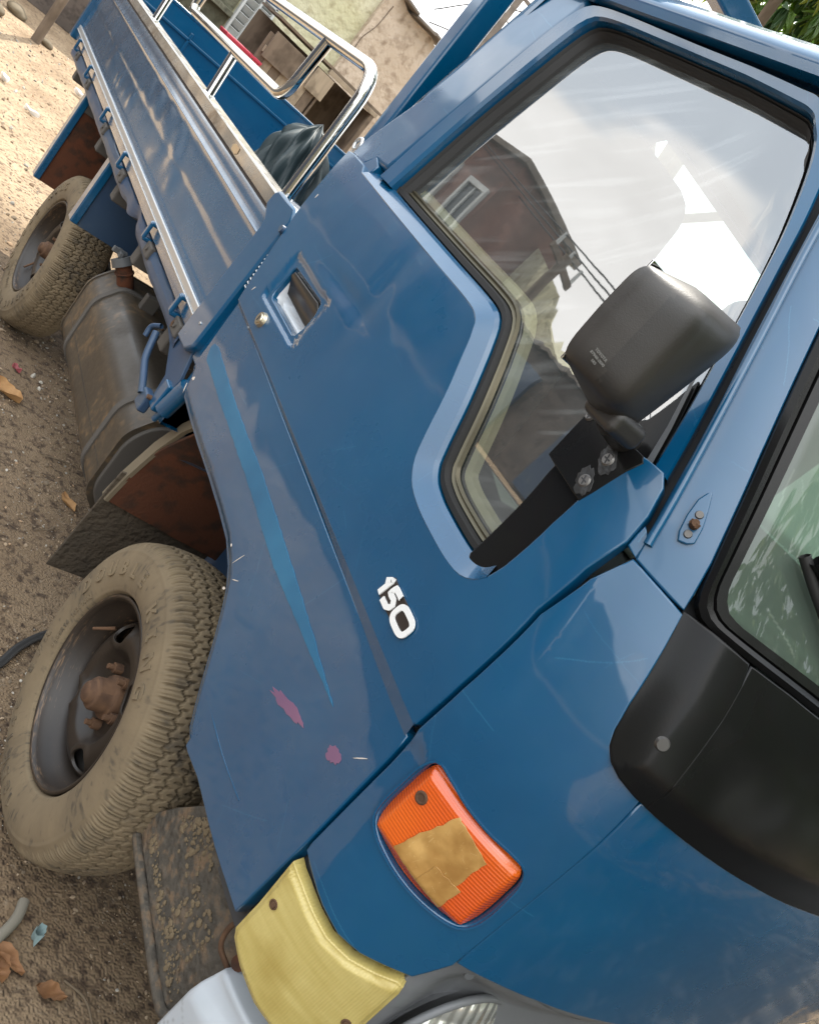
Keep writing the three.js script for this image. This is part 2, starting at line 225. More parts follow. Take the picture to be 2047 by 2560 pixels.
function inset(p, d) { return p.map((q, i) => { const a = p[Math.max(0, i - 1)], b = p[Math.min(p.length - 1, i + 1)], x = b[0] - a[0], y = b[1] - a[1], l = Math.hypot(x, y) || 1; return [q[0] - y / l * d, q[1] + x / l * d]; }); }
const clipY = (poly, f, keepAbove) => { const o = [], n = poly.length; for (let i = 0; i < n; i++) { const a = poly[i], b = poly[(i + 1) % n], da = (a[1] - f(a[0])) * (keepAbove ? 1 : -1), db = (b[1] - f(b[0])) * (keepAbove ? 1 : -1); if (da >= 0) o.push(a); if ((da >= 0) !== (db >= 0)) { const t = da / (da - db); o.push([a[0] + (b[0] - a[0]) * t, a[1] + (b[1] - a[1]) * t]); } } return o; };

// ---------------------------------------------------------------- ground
const groundH = (x, z) => { const r = Math.hypot(x + 1, z); return 0.05 * (fbm(x * 0.5 + 50, z * 0.5 + 50, 3) - 0.5) * step(0.5, 4, r + 1) + 0.022 * (fbm(x * 3 + 9, z * 3 + 5, 4) - 0.5) - 0.004; };
{
  const N = 420, pos = [], uv = [], idx = [], col = [], at = (i) => { const u = i / N * 2 - 1; return Math.sign(u) * (4.5 * Math.abs(u) + 90 * Math.pow(Math.abs(u), 5)); };
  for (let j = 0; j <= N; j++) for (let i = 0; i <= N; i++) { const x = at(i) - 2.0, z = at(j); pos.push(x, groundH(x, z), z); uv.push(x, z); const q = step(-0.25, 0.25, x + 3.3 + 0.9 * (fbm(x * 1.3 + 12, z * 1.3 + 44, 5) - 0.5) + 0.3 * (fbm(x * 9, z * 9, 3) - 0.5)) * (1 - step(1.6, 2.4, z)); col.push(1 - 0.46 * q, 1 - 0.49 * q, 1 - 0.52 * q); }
  for (let j = 0; j < N; j++) for (let i = 0; i < N; i++) { const a = j * (N + 1) + i; idx.push(a, a + N + 1, a + 1, a + 1, a + N + 1, a + N + 2); }
  const g = new THREE.BufferGeometry(); g.setAttribute('position', new THREE.Float32BufferAttribute(pos, 3)); g.setAttribute('uv', new THREE.Float32BufferAttribute(uv, 2)); g.setAttribute('color', new THREE.Float32BufferAttribute(col, 3)); g.setIndex(idx); g.computeVertexNormals(); // pale sand behind the truck, gravelly soil round it, its shade darkened into the colour
  const grit = tex(2048, 2048, (u, v) => { const a = fbm(u * 7, v * 7, 6, 7), b = fbm(u * 120, v * 120, 3, 120), c = vn(u * 250, v * 250, 250), k = vn(u * 90 + 7, v * 90, 90);
    let q = mixc([0.54, 0.455, 0.355], [0.68, 0.595, 0.485], clamp(a * 1.5 - 0.25)); q = mixc(q, [0.72, 0.66, 0.58], clamp((c - 0.74) * 3) * clamp((k - 0.35) * 3)); q = mixc(q, [0.30, 0.235, 0.18], clamp((b - 0.52) * 2.6)); return q; });
  const gb = tex(1024, 1024, (u, v) => { const a = 0.30 * fbm(u * 60, v * 60, 3, 60) + 0.70 * vn(u * 250, v * 250, 250); return [a, a, a]; }, false);
  grit.repeat.set(0.5, 0.5); gb.repeat.set(1, 1);
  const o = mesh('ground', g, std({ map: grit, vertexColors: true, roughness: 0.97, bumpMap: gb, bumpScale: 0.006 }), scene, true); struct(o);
}

{ // unseen asphalt, added to darken the paint reflections: street beyond the verge, turning ahead of the truck
  const edge = []; for (let x = -60; x <= -0.4; x += 0.25) edge.push([x, 2.25 + 0.45 * (fbm(x * 0.8 + 70, 3, 4) - 0.5)]);
  for (const [x, z] of [[-0.1, 2.2], [0.3, 2.05], [0.7, 1.75], [1.0, 1.3], [1.12, 0.8]]) edge.push([x, z]);
  for (let z = 0.5; z >= -60; z -= 0.25) edge.push([1.22 + 0.3 * (fbm(z * 0.8 + 20, 9, 4) - 0.5), z]);
    const far = [...edge, [4.1, -60], [4.1, 2.0], [5.5, 4.2], [9, 5.0], [60, 5.2], [60, 8.2], [-60, 8.2]].map(([x, z]) => [x, -z]);
  const asph = tex(512, 512, (u, v) => { const a = fbm(u * 6, v * 6, 5, 6), b = vn(u * 200, v * 200, 200); return mixc(mixc([0.17, 0.17, 0.175], [0.235, 0.23, 0.23], a), [0.36, 0.35, 0.34], clamp((b - 0.78) * 3)); }); asph.repeat.set(0.5, 0.5);
  const o = mesh('road', sheet(far, { map: (x, q) => V(x, groundH(x, -q) + 0.035, -q), nrm: () => V(0, 1, 0), h: 1.2, thick: 0.08, roll: 0.01, rim: 0.6 }), std({ map: asph, roughness: 0.9 }), scene, true); struct(o);
}

// ---------------------------------------------------------------- the truck
const truck = thing('flatbed_truck', 'blue flatbed truck with dusty wheels, chrome bed rack and amber corner signal', 'truck');
const part = (name, g, m, own = true) => mesh(name, g, m, truck, own);

// --- door
const yCrease = (s) => 1.0056 - 0.0437 * s, facet = (s) => 0.009 + 0.011 * step(-0.45, 0.04, s);
const sillOut = [[-0.945, 1.389], [-0.7545, 1.3815], [-0.5684, 1.3755], [-0.445, 1.372], [-0.412, 1.369], [-0.388, 1.361], [-0.368, 1.341], [-0.3254, 1.2774], [-0.2894, 1.2049], [-0.2743, 1.1793], [-0.2465, 1.1580], [-0.2092, 1.1477], [-0.158, 1.1432], [-0.0981, 1.1424], [-0.0672, 1.147], [-0.0453, 1.1588], [-0.0308, 1.1748]];
const doorLow = [[-0.9795, 0.8649], [-0.968, 0.840], [-0.951, 0.8268], [-0.87, 0.8225], [-0.7871, 0.8208], [-0.6758, 0.8213], [-0.5822, 0.8195], [-0.5078, 0.815], [-0.455, 0.801], [-0.4191, 0.783], [-0.3876, 0.756], [-0.3518, 0.7212], [-0.3174, 0.6835], [-0.2863, 0.6493], [-0.263, 0.626], [-0.244, 0.6195], [-0.2157, 0.6212], [-0.1669, 0.630], [-0.0456, 0.6343], [0.0102, 0.6402], [0.046, 0.6431]];
const doorOutline = [...doorLow, [0.0465, 0.785], [0.0415, 0.95], [0.0365, 1.008], [0.0395, 1.08], [0.051, 1.2026], [0.073, 1.272], [0.0985, 1.322], [0.1062, 1.355], [0.1062, 1.385], [0.099, 1.396], [0.072, 1.394], [0.0185, 1.3144], [0.002, 1.275], [-0.020, 1.200], ...sillOut.slice().reverse(), [-0.96, 1.400], [-1.02, 1.402], [-1.046, 1.400], [-1.0445, 1.335], [-1.042, 1.263], [-0.992, 1.0416], [-0.9814, 0.9403]];
const lower = clipY(doorOutline, (s) => yCrease(s) - facet(s), false), upper = clipY(doorOutline, yCrease, true);
const door = new THREE.Group(); door.name = 'door'; truck.add(door);
const dp = (name, g, m, own = true) => mesh(name, g, m, door, own);
const dent = (s, y) => -0.004 * Math.exp(-(((s + 0.70) / 0.10) ** 2 + ((y - 1.235) / 0.018) ** 2)) - 0.003 * Math.exp(-(((s + 0.62) / 0.03) ** 2 + ((y - 1.26) / 0.09) ** 2));
const roll = (s, y) => { let dmin = 1; for (let i = 0; i < doorLow.length - 1; i++) { const a = doorLow[i], b = doorLow[i + 1], dx = b[0] - a[0], dy = b[1] - a[1], t = clamp(((s - a[0]) * dx + (y - a[1]) * dy) / (dx * dx + dy * dy)); dmin = Math.min(dmin, Math.hypot(s - a[0] - dx * t, y - a[1] - dy * t)); } return s < -0.24 ? -0.010 * (1 - step(0, 0.024, dmin)) : 0; };
const recess = [[-0.907, 1.180], [-0.900, 1.187], [-0.752, 1.190], [-0.744, 1.186], [-0.733, 1.164], [-0.733, 1.135], [-0.741, 1.112], [-0.752, 1.107], [-0.895, 1.108], [-0.905, 1.113], [-0.909, 1.125]];
const pressed = (s, y) => { const dx = Math.max(-0.918 - s, s + 0.726, 0), dy = Math.max(1.104 - y, y - 1.195, 0); return -0.005 * (1 - step(0, 0.012, Math.hypot(dx, dy))); };
dp('door_skin', mergeGeometries([
  panel(lower, { off: roll, h: 0.022, thick: 0.02 }), panel(upper, { off: (s, y) => 0.005 + dent(s, y) + pressed(s, y), holes: [recess], h: 0.02, thick: 0.02 }),
  (() => { const A = [], B = []; for (let i = 0; i <= 70; i++) { const s = -0.99 + (1.028) * i / 70; A.push(on(s, yCrease(s) - facet(s), ripple(s, yCrease(s)))); B.push(on(s, yCrease(s), 0.005 + ripple(s, yCrease(s)))); } return ribbon([A, B]); })().toNonIndexed(),
].map((g) => g.index ? g.toNonIndexed() : g), false), M.paint);
{ // faint pressed line low on the door
  const L = [[-0.262, 0.690], [-0.16, 0.6905], [-0.075, 0.700]]; dp('crease_line', tube(L.map(([s, y]) => on(s, y, -0.0021).toArray()), 0.0028, 30, 6), M.paint, false);
}
// window sill flange, tilted to the sky, then weather strip, channel and cream strip
const so = smoothLine(sillOut, 90), row = (d, off) => inset(so, d).map(([s, y]) => on(s, y, off));
dp('sill_flange', ribbon([row(0.000, 0.0045), row(0.0015, 0.0055), row(0.022, -0.013), row(0.027, -0.019), row(0.028, -0.035)]), M.paint);
dp('weather_strip', ribbon([row(0.0275, -0.03), row(0.030, -0.021), row(0.038, -0.020), row(0.041, -0.031)]), M.rubber);
dp('window_channel', ribbon([row(0.040, -0.036), row(0.043, -0.030), row(0.047, -0.033), row(0.050, -0.030), row(0.053, -0.036)]), M.channel);
dp('inner_trim', ribbon([row(0.052, -0.047), row(0.056, -0.043), row(0.066, -0.046), row(0.070, -0.056)]), M.cream);
dp('sill_end', panel([[-0.985, 1.402], [-0.945, 1.389], [-0.938, 1.418], [-0.965, 1.428]], { off: -0.004, h: 0.02, thick: 0.03 }), M.paint);
// frame round the window
const frameIn = [[0.072, 1.397], [0.078, 1.487], [0.0835, 1.60], [0.081, 1.68], [0.064, 1.765], [0.052, 1.787], [0.028, 1.800], [-0.03, 1.8065], [-0.14, 1.8106], [-0.573, 1.8200], [-0.735, 1.818], [-0.757, 1.811], [-0.767, 1.795], [-0.785, 1.705], [-0.810, 1.591], [-0.829, 1.46], [-0.834, 1.41]];
const frameOut = [[0.1062, 1.397], [0.108, 1.5], [0.110, 1.64], [0.110, 1.72], [0.100, 1.785], [0.078, 1.818], [0.03, 1.831], [-0.1, 1.8345], [-0.5, 1.839], [-0.78, 1.8425], [-0.815, 1.836], [-0.83, 1.82], [-0.862, 1.66], [-0.895, 1.50], [-0.905, 1.41]];
const fi = smoothLine(frameIn, 110), fo = smoothLine(frameOut, 110), at = (l, off) => l.map(([s, y]) => on(s, y, off)), mid = (t) => fi.map((p, i) => [p[0] + (fo[i][0] - p[0]) * t, p[1] + (fo[i][1] - p[1]) * t]);
dp('window_frame', ribbon([at(mid(0.30), -0.024), at(mid(0.32), -0.010), at(mid(0.42), -0.005), at(mid(0.93), -0.002), at(mid(0.99), -0.005), at(fo, -0.022)]), M.paint);
dp('window_seal', ribbon([at(inset(fi, 0.004), -0.044), at(fi, -0.032), at(mid(0.10), -0.022), at(mid(0.14), -0.030), at(mid(0.22), -0.019), at(mid(0.30), -0.022)]), M.rubber);
const glassLoop = [[0.088, 1.39], [0.090, 1.50], [0.092, 1.62], [0.09, 1.70], [0.07, 1.785], [0.03, 1.815], [-0.14, 1.822], [-0.57, 1.83], [-0.75, 1.828], [-0.775, 1.81], [-0.80, 1.70], [-0.83, 1.55], [-0.85, 1.41], [-0.86, 1.40], [-0.44, 1.39], [-0.36, 1.35], [-0.25, 1.19], [-0.16, 1.15], [-0.06, 1.15], [0.0, 1.25]];
dp('window_glass', panel(glassLoop, { off: -0.038, wavy: false, h: 0.05, thick: 0.0006, roll: 0.0003 }), M.glass);
// black strip and plate at the front corner of the window
dp('corner_strip', panel([[-0.066, 1.322], [-0.092, 1.169], [-0.082, 1.155], [-0.066, 1.155], [-0.046, 1.164], [-0.027, 1.187], [0.000, 1.274], [0.0165, 1.314]], { off: -0.012, wavy: false, h: 0.03, thick: 0.03 }), M.black);
dp('sail_panel', panel([[0.0765, 1.498], [0.0790, 1.44], [0.0795, 1.392], [0.03, 1.388], [-0.035, 1.392], [0.030, 1.430], [0.060, 1.468]], { off: -0.020, wavy: false, h: 0.02, thick: 0.02, roll: 0.002 }), M.black);
dp('sail_edge', ribbon([[[0.0700, 1.490], [0.0705, 1.44], [0.068, 1.400], [0.055, 1.394]].map(([s, y]) => on(s, y, -0.014)), [[0.0775, 1.496], [0.0800, 1.44], [0.0800, 1.396], [0.075, 1.389]].map(([s, y]) => on(s, y, -0.008))]), M.greyCap);
// door handle
{
  const bowl = recess.map(([s, y]) => [s, y]), cs = -0.82, cy = 1.147, sc = (k, off) => [...bowl, bowl[0]].map(([s, y]) => on(cs + (s - cs) * k, cy + (y - cy) * k, off));
  dp('handle_cup', ribbon([sc(1, 0.0), sc(0.965, -0.012), sc(0.92, -0.026), sc(0.7, -0.034), sc(0.02, -0.036)]), std({ color: lin(0.66, 0.68, 0.70), metalness: 0.35, roughness: 0.38 }));
  dp('handle_paddle', panel([[-0.893, 1.176], [-0.757, 1.180], [-0.741, 1.172], [-0.740, 1.142], [-0.752, 1.134], [-0.893, 1.138], [-0.899, 1.146], [-0.899, 1.168]], { off: (s, y) => -0.016 + 0.016 * step(1.14, 1.175, y), wavy: false, h: 0.015, thick: 0.008 }), std({ color: lin(0.03, 0.026, 0.022), roughness: 0.3, metalness: 0.3 }));
  const lk = on(-0.861, 1.0736, 0.005), n = skinN(-0.861, 1.07), e = lk.clone().addScaledVector(n, 0.007);
  dp('lock', [cyl(lk.toArray(), e.toArray(), 0.0155, 0.0135, 24), cyl(e.toArray(), e.clone().addScaledVector(n, 0.002).toArray(), 0.0105, 0.0095, 20)], std({ color: lin(0.62, 0.55, 0.42), metalness: 1, roughness: 0.3 }), false);
  dp('lock_slot', panel([[-0.8625, 1.068], [-0.8595, 1.068], [-0.8595, 1.079], [-0.8625, 1.079]], { off: 0.0146, wavy: false, thick: 0.001, roll: 0.0002 }), M.void);
}
// faded tape, scuffs, chips
{ const rr = rng(5); dp('tape_stripe', panel(densify([[-0.968, 0.943], [-0.962, 0.953], [-0.94, 0.958], [-0.85, 0.9515], [-0.7613, 0.9442], [-0.5336, 0.9400], [-0.323, 0.9270], [-0.1843, 0.9166], [-0.12, 0.9095], [-0.0692, 0.9049], [-0.13, 0.9025], [-0.1994, 0.9001], [-0.349, 0.8948], [-0.5722, 0.9075], [-0.8046, 0.9135], [-0.948, 0.9204]], 0.012).map(([x, y]) => [x + (rr() - 0.5) * 0.003, y + (rr() - 0.5) * 0.0018]), { off: 0.0009, h: 0.03, thick: 0.0008, roll: 0.0004 }), M.stripe); }
{ const r = rng(21), blob = (cs, cy, a, b, rot, n = 26) => Array.from({ length: n }, (_, i) => { const t = i / n * 6.2832, k = 0.7 + 0.5 * r(), x = Math.cos(t) * a * k, y = Math.sin(t) * b * k; return [cs + x * Math.cos(rot) - y * Math.sin(rot), cy + x * Math.sin(rot) + y * Math.cos(rot)]; });
  dp('scuff', panel(blob(-0.128, 0.834, 0.050, 0.0085, 0.33), { off: 0.0007, h: 0.02, thick: 0.0005, roll: 0.0002, rim: 0.004 }), M.pink);
  dp('scuff', panel(blob(-0.014, 0.879, 0.014, 0.011, 0.4), { off: 0.0007, h: 0.02, thick: 0.0005, roll: 0.0002, rim: 0.004 }), M.pink);
  const chip = std({ color: lin(0.66, 0.58, 0.50), roughness: 0.7 });
  for (const [s, y, a, b, q] of [[-0.946, 0.873, 0.006, 0.004, 0.2], [-0.951, 0.845, 0.010, 0.0018, -1.0], [-0.470, 0.83, 0.003, 0.002, 0], [-0.410, 0.787, 0.004, 0.0025, 0.5], [-0.43, 0.835, 0.016, 0.0005, 1.2], [-0.40, 0.815, 0.010, 0.0006, 0.6], [-1.018, 1.30, 0.005, 0.0016, 1.4], [0.018, 0.915, 0.012, 0.0005, 0.9], [-0.97, 1.09, 0.007, 0.0008, 1.1]])
    dp('paint_chip', panel(blob(s, y, a, b, q, 14), { off: y > yCrease(s) ? 0.0056 + dent(s, y) : 0.0007, h: 0.02, thick: 0.0004, roll: 0.0002, rim: 0.01 }), chip);
}
// badge 150
{
  const font = await new FontLoader().loadAsync('fonts/droid/droid_sans_bold.typeface.json');
  globalThis.FONT = font;
  const c = [-0.098, 1.054], L = 0.108, put = (x, y, off) => on(c[0] + x, c[1] - 0.032 * x + y, 0.005 + off);
  const pl = [[-0.049, -0.010], [-0.044, -0.0145], [-0.030, -0.0150], [0.030, -0.0150], [0.036, -0.010], [0.038, 0.010], [0.030, 0.0150], [-0.005, 0.0150], [-0.036, 0.0155], [-0.044, 0.0165], [-0.050, 0.011]];
  dp('badge_plate', sheet(pl, { map: (x, y) => put(x, y, 0.0022), nrm: (x, y) => skinN(c[0] + x, c[1] + y), h: 0.03, thick: 0.002, roll: 0.0006 }), M.badgeBlack);
  // digits as bold rounded strokes, slanted
  const sl = (x, y) => [x + 0.14 * y, y], st = 0.0040;
  const strokes = [[[-0.052, 0.004], [-0.044, 0.0135], [-0.0445, -0.0135]].map((p) => sl(...p)), [[-0.012, 0.0125], [-0.030, 0.0125], [-0.031, 0.0015], [-0.019, 0.002], [-0.0125, -0.003], [-0.0125, -0.008], [-0.018, -0.0125], [-0.033, -0.0125]].map((p) => sl(...p)), Array.from({ length: 33 }, (_, i) => { const t = i / 32 * 6.2832, q = 0.6, C = Math.cos(t), S = Math.sin(t); return sl(0.017 + 0.0185 * Math.sign(C) * Math.abs(C) ** q, 0.0125 * Math.sign(S) * Math.abs(S) ** q); })];
  strokes.forEach((k) => { const l = densify(k, 0.003, false), rows = [l.map(() => 0), l.map(() => 0)]; const a = inset(l, st), b = inset(l, -st), P = (q, o) => put(q[0], q[1], o); dp('badge_digit', ribbon([a.map((q) => P(q, 0.0022)), a.map((q) => P(q, 0.0042)), b.map((q) => P(q, 0.0042)), b.map((q) => P(q, 0.0022))]), M.white); });
}
// inner face of the door so that no light leaks, with its card below the window
dp('door_card', panel([[-0.93, 0.90], [-0.93, 1.36], [-0.45, 1.345], [-0.38, 1.31], [-0.29, 1.15], [-0.25, 1.12], [-0.06, 1.115], [0.02, 1.2], [0.02, 0.72], [-0.20, 0.70], [-0.40, 0.86], [-0.6, 0.90]], { off: -0.075, wavy: false, h: 0.2, thick: 0.01 }), M.dash);

// --- mirror
{
  const g = new THREE.Group(); g.name = 'mirror'; truck.add(g); const mp = (n, q, m, own = false) => mesh(n, q, m, g, own);
  const sec = [[0.540, 0.972], [0.556, 0.970], [0.574, 0.957], [0.590, 0.940], [0.601, 0.922], [0.600, 0.905], [0.594, 0.885], [0.584, 0.864], [0.568, 0.846], [0.546, 0.838], [0.532, 0.840]];
  const cs = new THREE.CatmullRomCurve3(sec.map(([x, z]) => V(x, 0, z)), false, 'centripetal').getSpacedPoints(40), rows = [];
  const cx = 0.548, cz = 0.905;
  for (let k = 0; k <= 26; k++) { const t = k / 26, e = Math.pow(Math.abs(2 * t - 1), 7), sc = Math.sqrt(Math.max(0.0, 1 - 0.90 * e)), yy = 1.402 + 0.148 * t; rows.push(cs.map((p) => { const inner = (p.z - cz) / 0.065, fl = t * Math.max(0, -inner); return V(cx + (p.x - cx) * sc + 0.014 * fl, yy + (t - 0.5) * (-0.022 * inner) + 0.004 * inner - 0.010 * t * Math.max(0, inner), -0.018 * fl + cz + (p.z - cz) * (1 - 0.10 * e) * (t < 0.5 ? 1 - 0.10 * (0.5 - t) : 1)); })); }
  const n = rows[0].length, pos = [], idx = []; rows.forEach((r) => r.forEach((p) => pos.push(p.x, p.y, p.z)));
  for (let r = 0; r < rows.length - 1; r++) for (let i = 0; i < n - 1; i++) { const a = r * n + i; idx.push(a, a + 1, a + n, a + 1, a + n + 1, a + n); }
  const top = pos.length / 3; pos.push(0.55, 1.4015, 0.905, 0.55, 1.5505, 0.905); for (let i = 0; i < n - 1; i++) { idx.push(top, i + 1, i); const b = (rows.length - 1) * n; idx.push(top + 1, b + i, b + i + 1); }
  const sg = new THREE.BufferGeometry(); sg.setAttribute('position', new THREE.Float32BufferAttribute(pos, 3)); sg.setIndex(idx); sg.computeVertexNormals(); mp('housing', sg, M.mirrorShell);
  mp('mirror_glass', bx(0.003, 0.125, 0.112, 0.538, 1.477, 0.905, 0.001), std({ color: lin(0.8, 0.8, 0.8), metalness: 1, roughness: 0.03 }));
  mp('arm', [bx(0.056, 0.028, 0.056, 0.569, 1.405, 0.872, 0.010), cyl([0.562, 1.402, 0.866], [0.542, 1.396, 0.806], 0.017, 0.019, 18)], M.mirrorShell);
  mp('mount_plate', panel([[-0.0488, 1.392], [-0.010, 1.394], [0.070, 1.394], [0.074, 1.390], [0.062, 1.374], [0.0175, 1.3144], [-0.0688, 1.322]], { off: 0.006, wavy: false, h: 0.03, thick: 0.02, roll: 0.002 }), M.black, true);
  const head = std({ color: lin(0.20, 0.19, 0.18), metalness: 0.7, roughness: 0.45 }), smear = std({ color: lin(0.028, 0.028, 0.028), roughness: 0.4, bumpMap: M.guard.bumpMap, bumpScale: 0.002 });
  const rr = rng(4);
  for (const [s, y, r] of [[-0.0435, 1.3845, 0.0062], [0.0275, 1.3664, 0.0085], [0.0109, 1.3326, 0.0085]]) {
    const p = on(s, y, 0.006), nn = skinN(s, y); mp('screw', [cyl(p.toArray(), p.clone().addScaledVector(nn, 0.003).toArray(), r, r * 0.75, 18)], head);
    mp('screw_slot', panel([[s - r * 0.6, y - 0.0008], [s - 0.0008, y - 0.0008], [s - 0.0008, y - r * 0.6], [s + 0.0008, y - r * 0.6], [s + 0.0008, y - 0.0008], [s + r * 0.6, y - 0.0008], [s + r * 0.6, y + 0.0008], [s + 0.0008, y + 0.0008], [s + 0.0008, y + r * 0.6], [s - 0.0008, y + r * 0.6], [s - 0.0008, y + 0.0008], [s - r * 0.6, y + 0.0008]], { off: 0.0095, wavy: false, thick: 0.0005, roll: 0.0001, rim: 0.01 }), M.void, true);
    if (r > 0.007) mp('sealant', panel(Array.from({ length: 26 }, (_, i) => { const t = i / 26 * 6.2832, k = 0.0125 + 0.005 * rr(); return [s + Math.cos(t) * k, y + Math.sin(t) * k]; }), { off: 0.0068, wavy: false, h: 0.01, thick: 0.0015, roll: 0.0006 }), smear, true);
  }
  const lt = globalThis.FONT, txt = [['TOYOTA', 0.0030, 0.0052], ['87940-2690', 0.0027, 0.0006], ['SRS', 0.0027, -0.0040]];
  const gs = txt.map(([t, sz, dy]) => { const q = new TextGeometry(t, { font: lt, size: sz, depth: 0.0006, curveSegments: 3 }); q.computeBoundingBox(); q.translate(-q.boundingBox.max.x / 2, dy, 0); return q; });
  const tg = join(gs); tg.applyMatrix4(new THREE.Matrix4().makeBasis(V(0.62, -0.12, -0.77).normalize(), V(0.10, 0.99, -0.02).normalize(), V(0.77, 0.02, 0.63).normalize())); tg.translate(0.5745, 1.436, 0.9598); mp('lettering', tg, std({ color: lin(0.20, 0.195, 0.18), roughness: 0.6 }));
}

// --- front corner panel with the amber signal
const signalLoop = [[0.0935, 1.004], [0.115, 1.0035], [0.145, 1.0000], [0.1793, 0.9990], [0.215, 1.0010], [0.232, 0.9985], [0.2405, 0.985], [0.2440, 0.960], [0.2455, 0.9334], [0.2430, 0.912], [0.2350, 0.8985], [0.2212, 0.8925], [0.1787, 0.8860], [0.1348, 0.8870], [0.1051, 0.8930], [0.0905, 0.9030], [0.0860, 0.920], [0.0852, 0.9523], [0.0862, 0.985]];
const grow = (loop, d) => inset([loop[loop.length - 1], ...ccw(loop), loop[0]], -d).slice(1, -1);
const signalRound = (() => { const c = new THREE.CatmullRomCurve3(ccw(signalLoop).map((p) => V(p[0], p[1], 0)), true, 'centripetal'); return c.getSpacedPoints(80).slice(0, 80).map((v) => [v.x, v.y]); })();
const blackLow = [[0.190, 1.3128], [0.190, 1.262], [0.1925, 1.2107], [0.1968, 1.183], [0.2035, 1.168], [0.2141, 1.1585], [0.2300, 1.1515], [0.2640, 1.1464]];
const corner = new THREE.Group(); corner.name = 'front_corner_panel'; truck.add(corner); const cp = (n, g, m, own = true) => mesh(n, g, m, corner, own);
cp('corner_skin', panel([[0.0565, 0.800], [0.058, 0.789], [0.09, 0.784], [0.12, 0.776], [0.155, 0.772], [0.185, 0.779], [0.2150, 0.793], [0.2437, 0.806], [0.2637, 0.852], [0.2650, 0.99], [0.2622, 1.1440], ...blackLow.slice(1, -1).map(([s, y]) => [s - 0.003, y - 0.002]).reverse(), [0.187, 1.309], [0.1165, 1.3125], [0.088, 1.268], [0.0635, 1.2026], [0.0515, 1.08], [0.049, 1.008], [0.0535, 0.95]], { off: (s, y) => 0.005 * step(yCrease(s) - 0.02, yCrease(s), y) * (1 - step(0.06, 0.11, s)) + 0.004 * step(0.06, 0.10, s), holes: [grow(signalRound, 0.0045)], h: 0.02, thick: 0.018 }), M.paint);
cp('signal_rim', (() => { const l = [...grow(signalRound, 0.0052)]; l.push(l[0]); const m = [...grow(signalRound, 0.003)]; m.push(m[0]); const A = (q, o) => q.map(([s, y]) => on(s, y, o)); return ribbon([A(l, 0.002), A(l, 0.0062), A(m, 0.0058), A(m, -0.02)]); })(), M.paint);
{
  const sg = new THREE.Group(); sg.name = 'turn_signal'; truck.add(sg); const sp = (n, g, m) => mesh(n, g, m, sg, true);
  const dome = (s, y) => { const dx = Math.min(s - 0.0852, 0.2452 - s), dy = Math.min(y - 0.887, 1.003 - y); return -0.006 + 0.012 * step(-0.004, 0.016, Math.min(dx, dy)); };
  const L = sp('lens', panel(signalRound, { off: dome, wavy: false, h: 0.006, thick: 0.02, roll: 0.001, rim: 0.01 }), M.amber);
  { const q = L.geometry.attributes.uv; for (let i = 0; i < q.count; i++) q.setXY(i, q.getX(i) * 2.2, q.getY(i) * 2.2); }
  const rr = rng(11), edge = (a, b, n, j) => Array.from({ length: n }, (_, i) => { const t = i / n; return [a[0] + (b[0] - a[0]) * t + (rr() - 0.5) * j, a[1] + (b[1] - a[1]) * t + (rr() - 0.5) * j]; });
  const tp = [...edge([0.126, 0.9020], [0.196, 0.8940], 14, 0.002), ...edge([0.196, 0.8940], [0.202, 0.978], 12, 0.0025), ...edge([0.202, 0.978], [0.150, 0.990], 10, 0.002), ...edge([0.150, 0.990], [0.126, 0.9020], 12, 0.003)];
  sp('tape_patch', panel(tp, { off: (s, y) => dome(s, y) + 0.0014 + 0.0012 * (fbm(s * 90, y * 90, 2) - 0.4), wavy: false, h: 0.006, thick: 0.0012, roll: 0.0004, rim: 0.004 }), M.tape);
  sp('tape_patch', panel([...edge([0.168, 0.8985], [0.203, 0.8955], 8, 0.002), ...edge([0.203, 0.8955], [0.206, 0.932], 6, 0.002), ...edge([0.206, 0.932], [0.170, 0.930], 6, 0.002), ...edge([0.170, 0.930], [0.168, 0.8985], 5, 0.002)], { off: (s, y) => dome(s, y) + 0.0030, wavy: false, h: 0.006, thick: 0.001, roll: 0.0003, rim: 0.004 }), M.tape);
  const p = on(0.1075, 0.966, 0.006), n = skinN(0.1075, 0.966); sp('screw', clean(mergeGeometries([new THREE.TorusGeometry(0.006, 0.0022, 8, 20).applyQuaternion(new THREE.Quaternion().setFromUnitVectors(V(0, 0, 1), n)).translate(p.x, p.y, p.z), cyl(p.clone().addScaledVector(n, -0.002).toArray(), p.clone().addScaledVector(n, 0.001).toArray(), 0.0045)].map(clean))), M.hub);
  sp('lamp_bowl', panel(grow(signalRound, 0.006), { off: -0.024, wavy: false, h: 0.03, thick: 0.01 }), M.void);
}
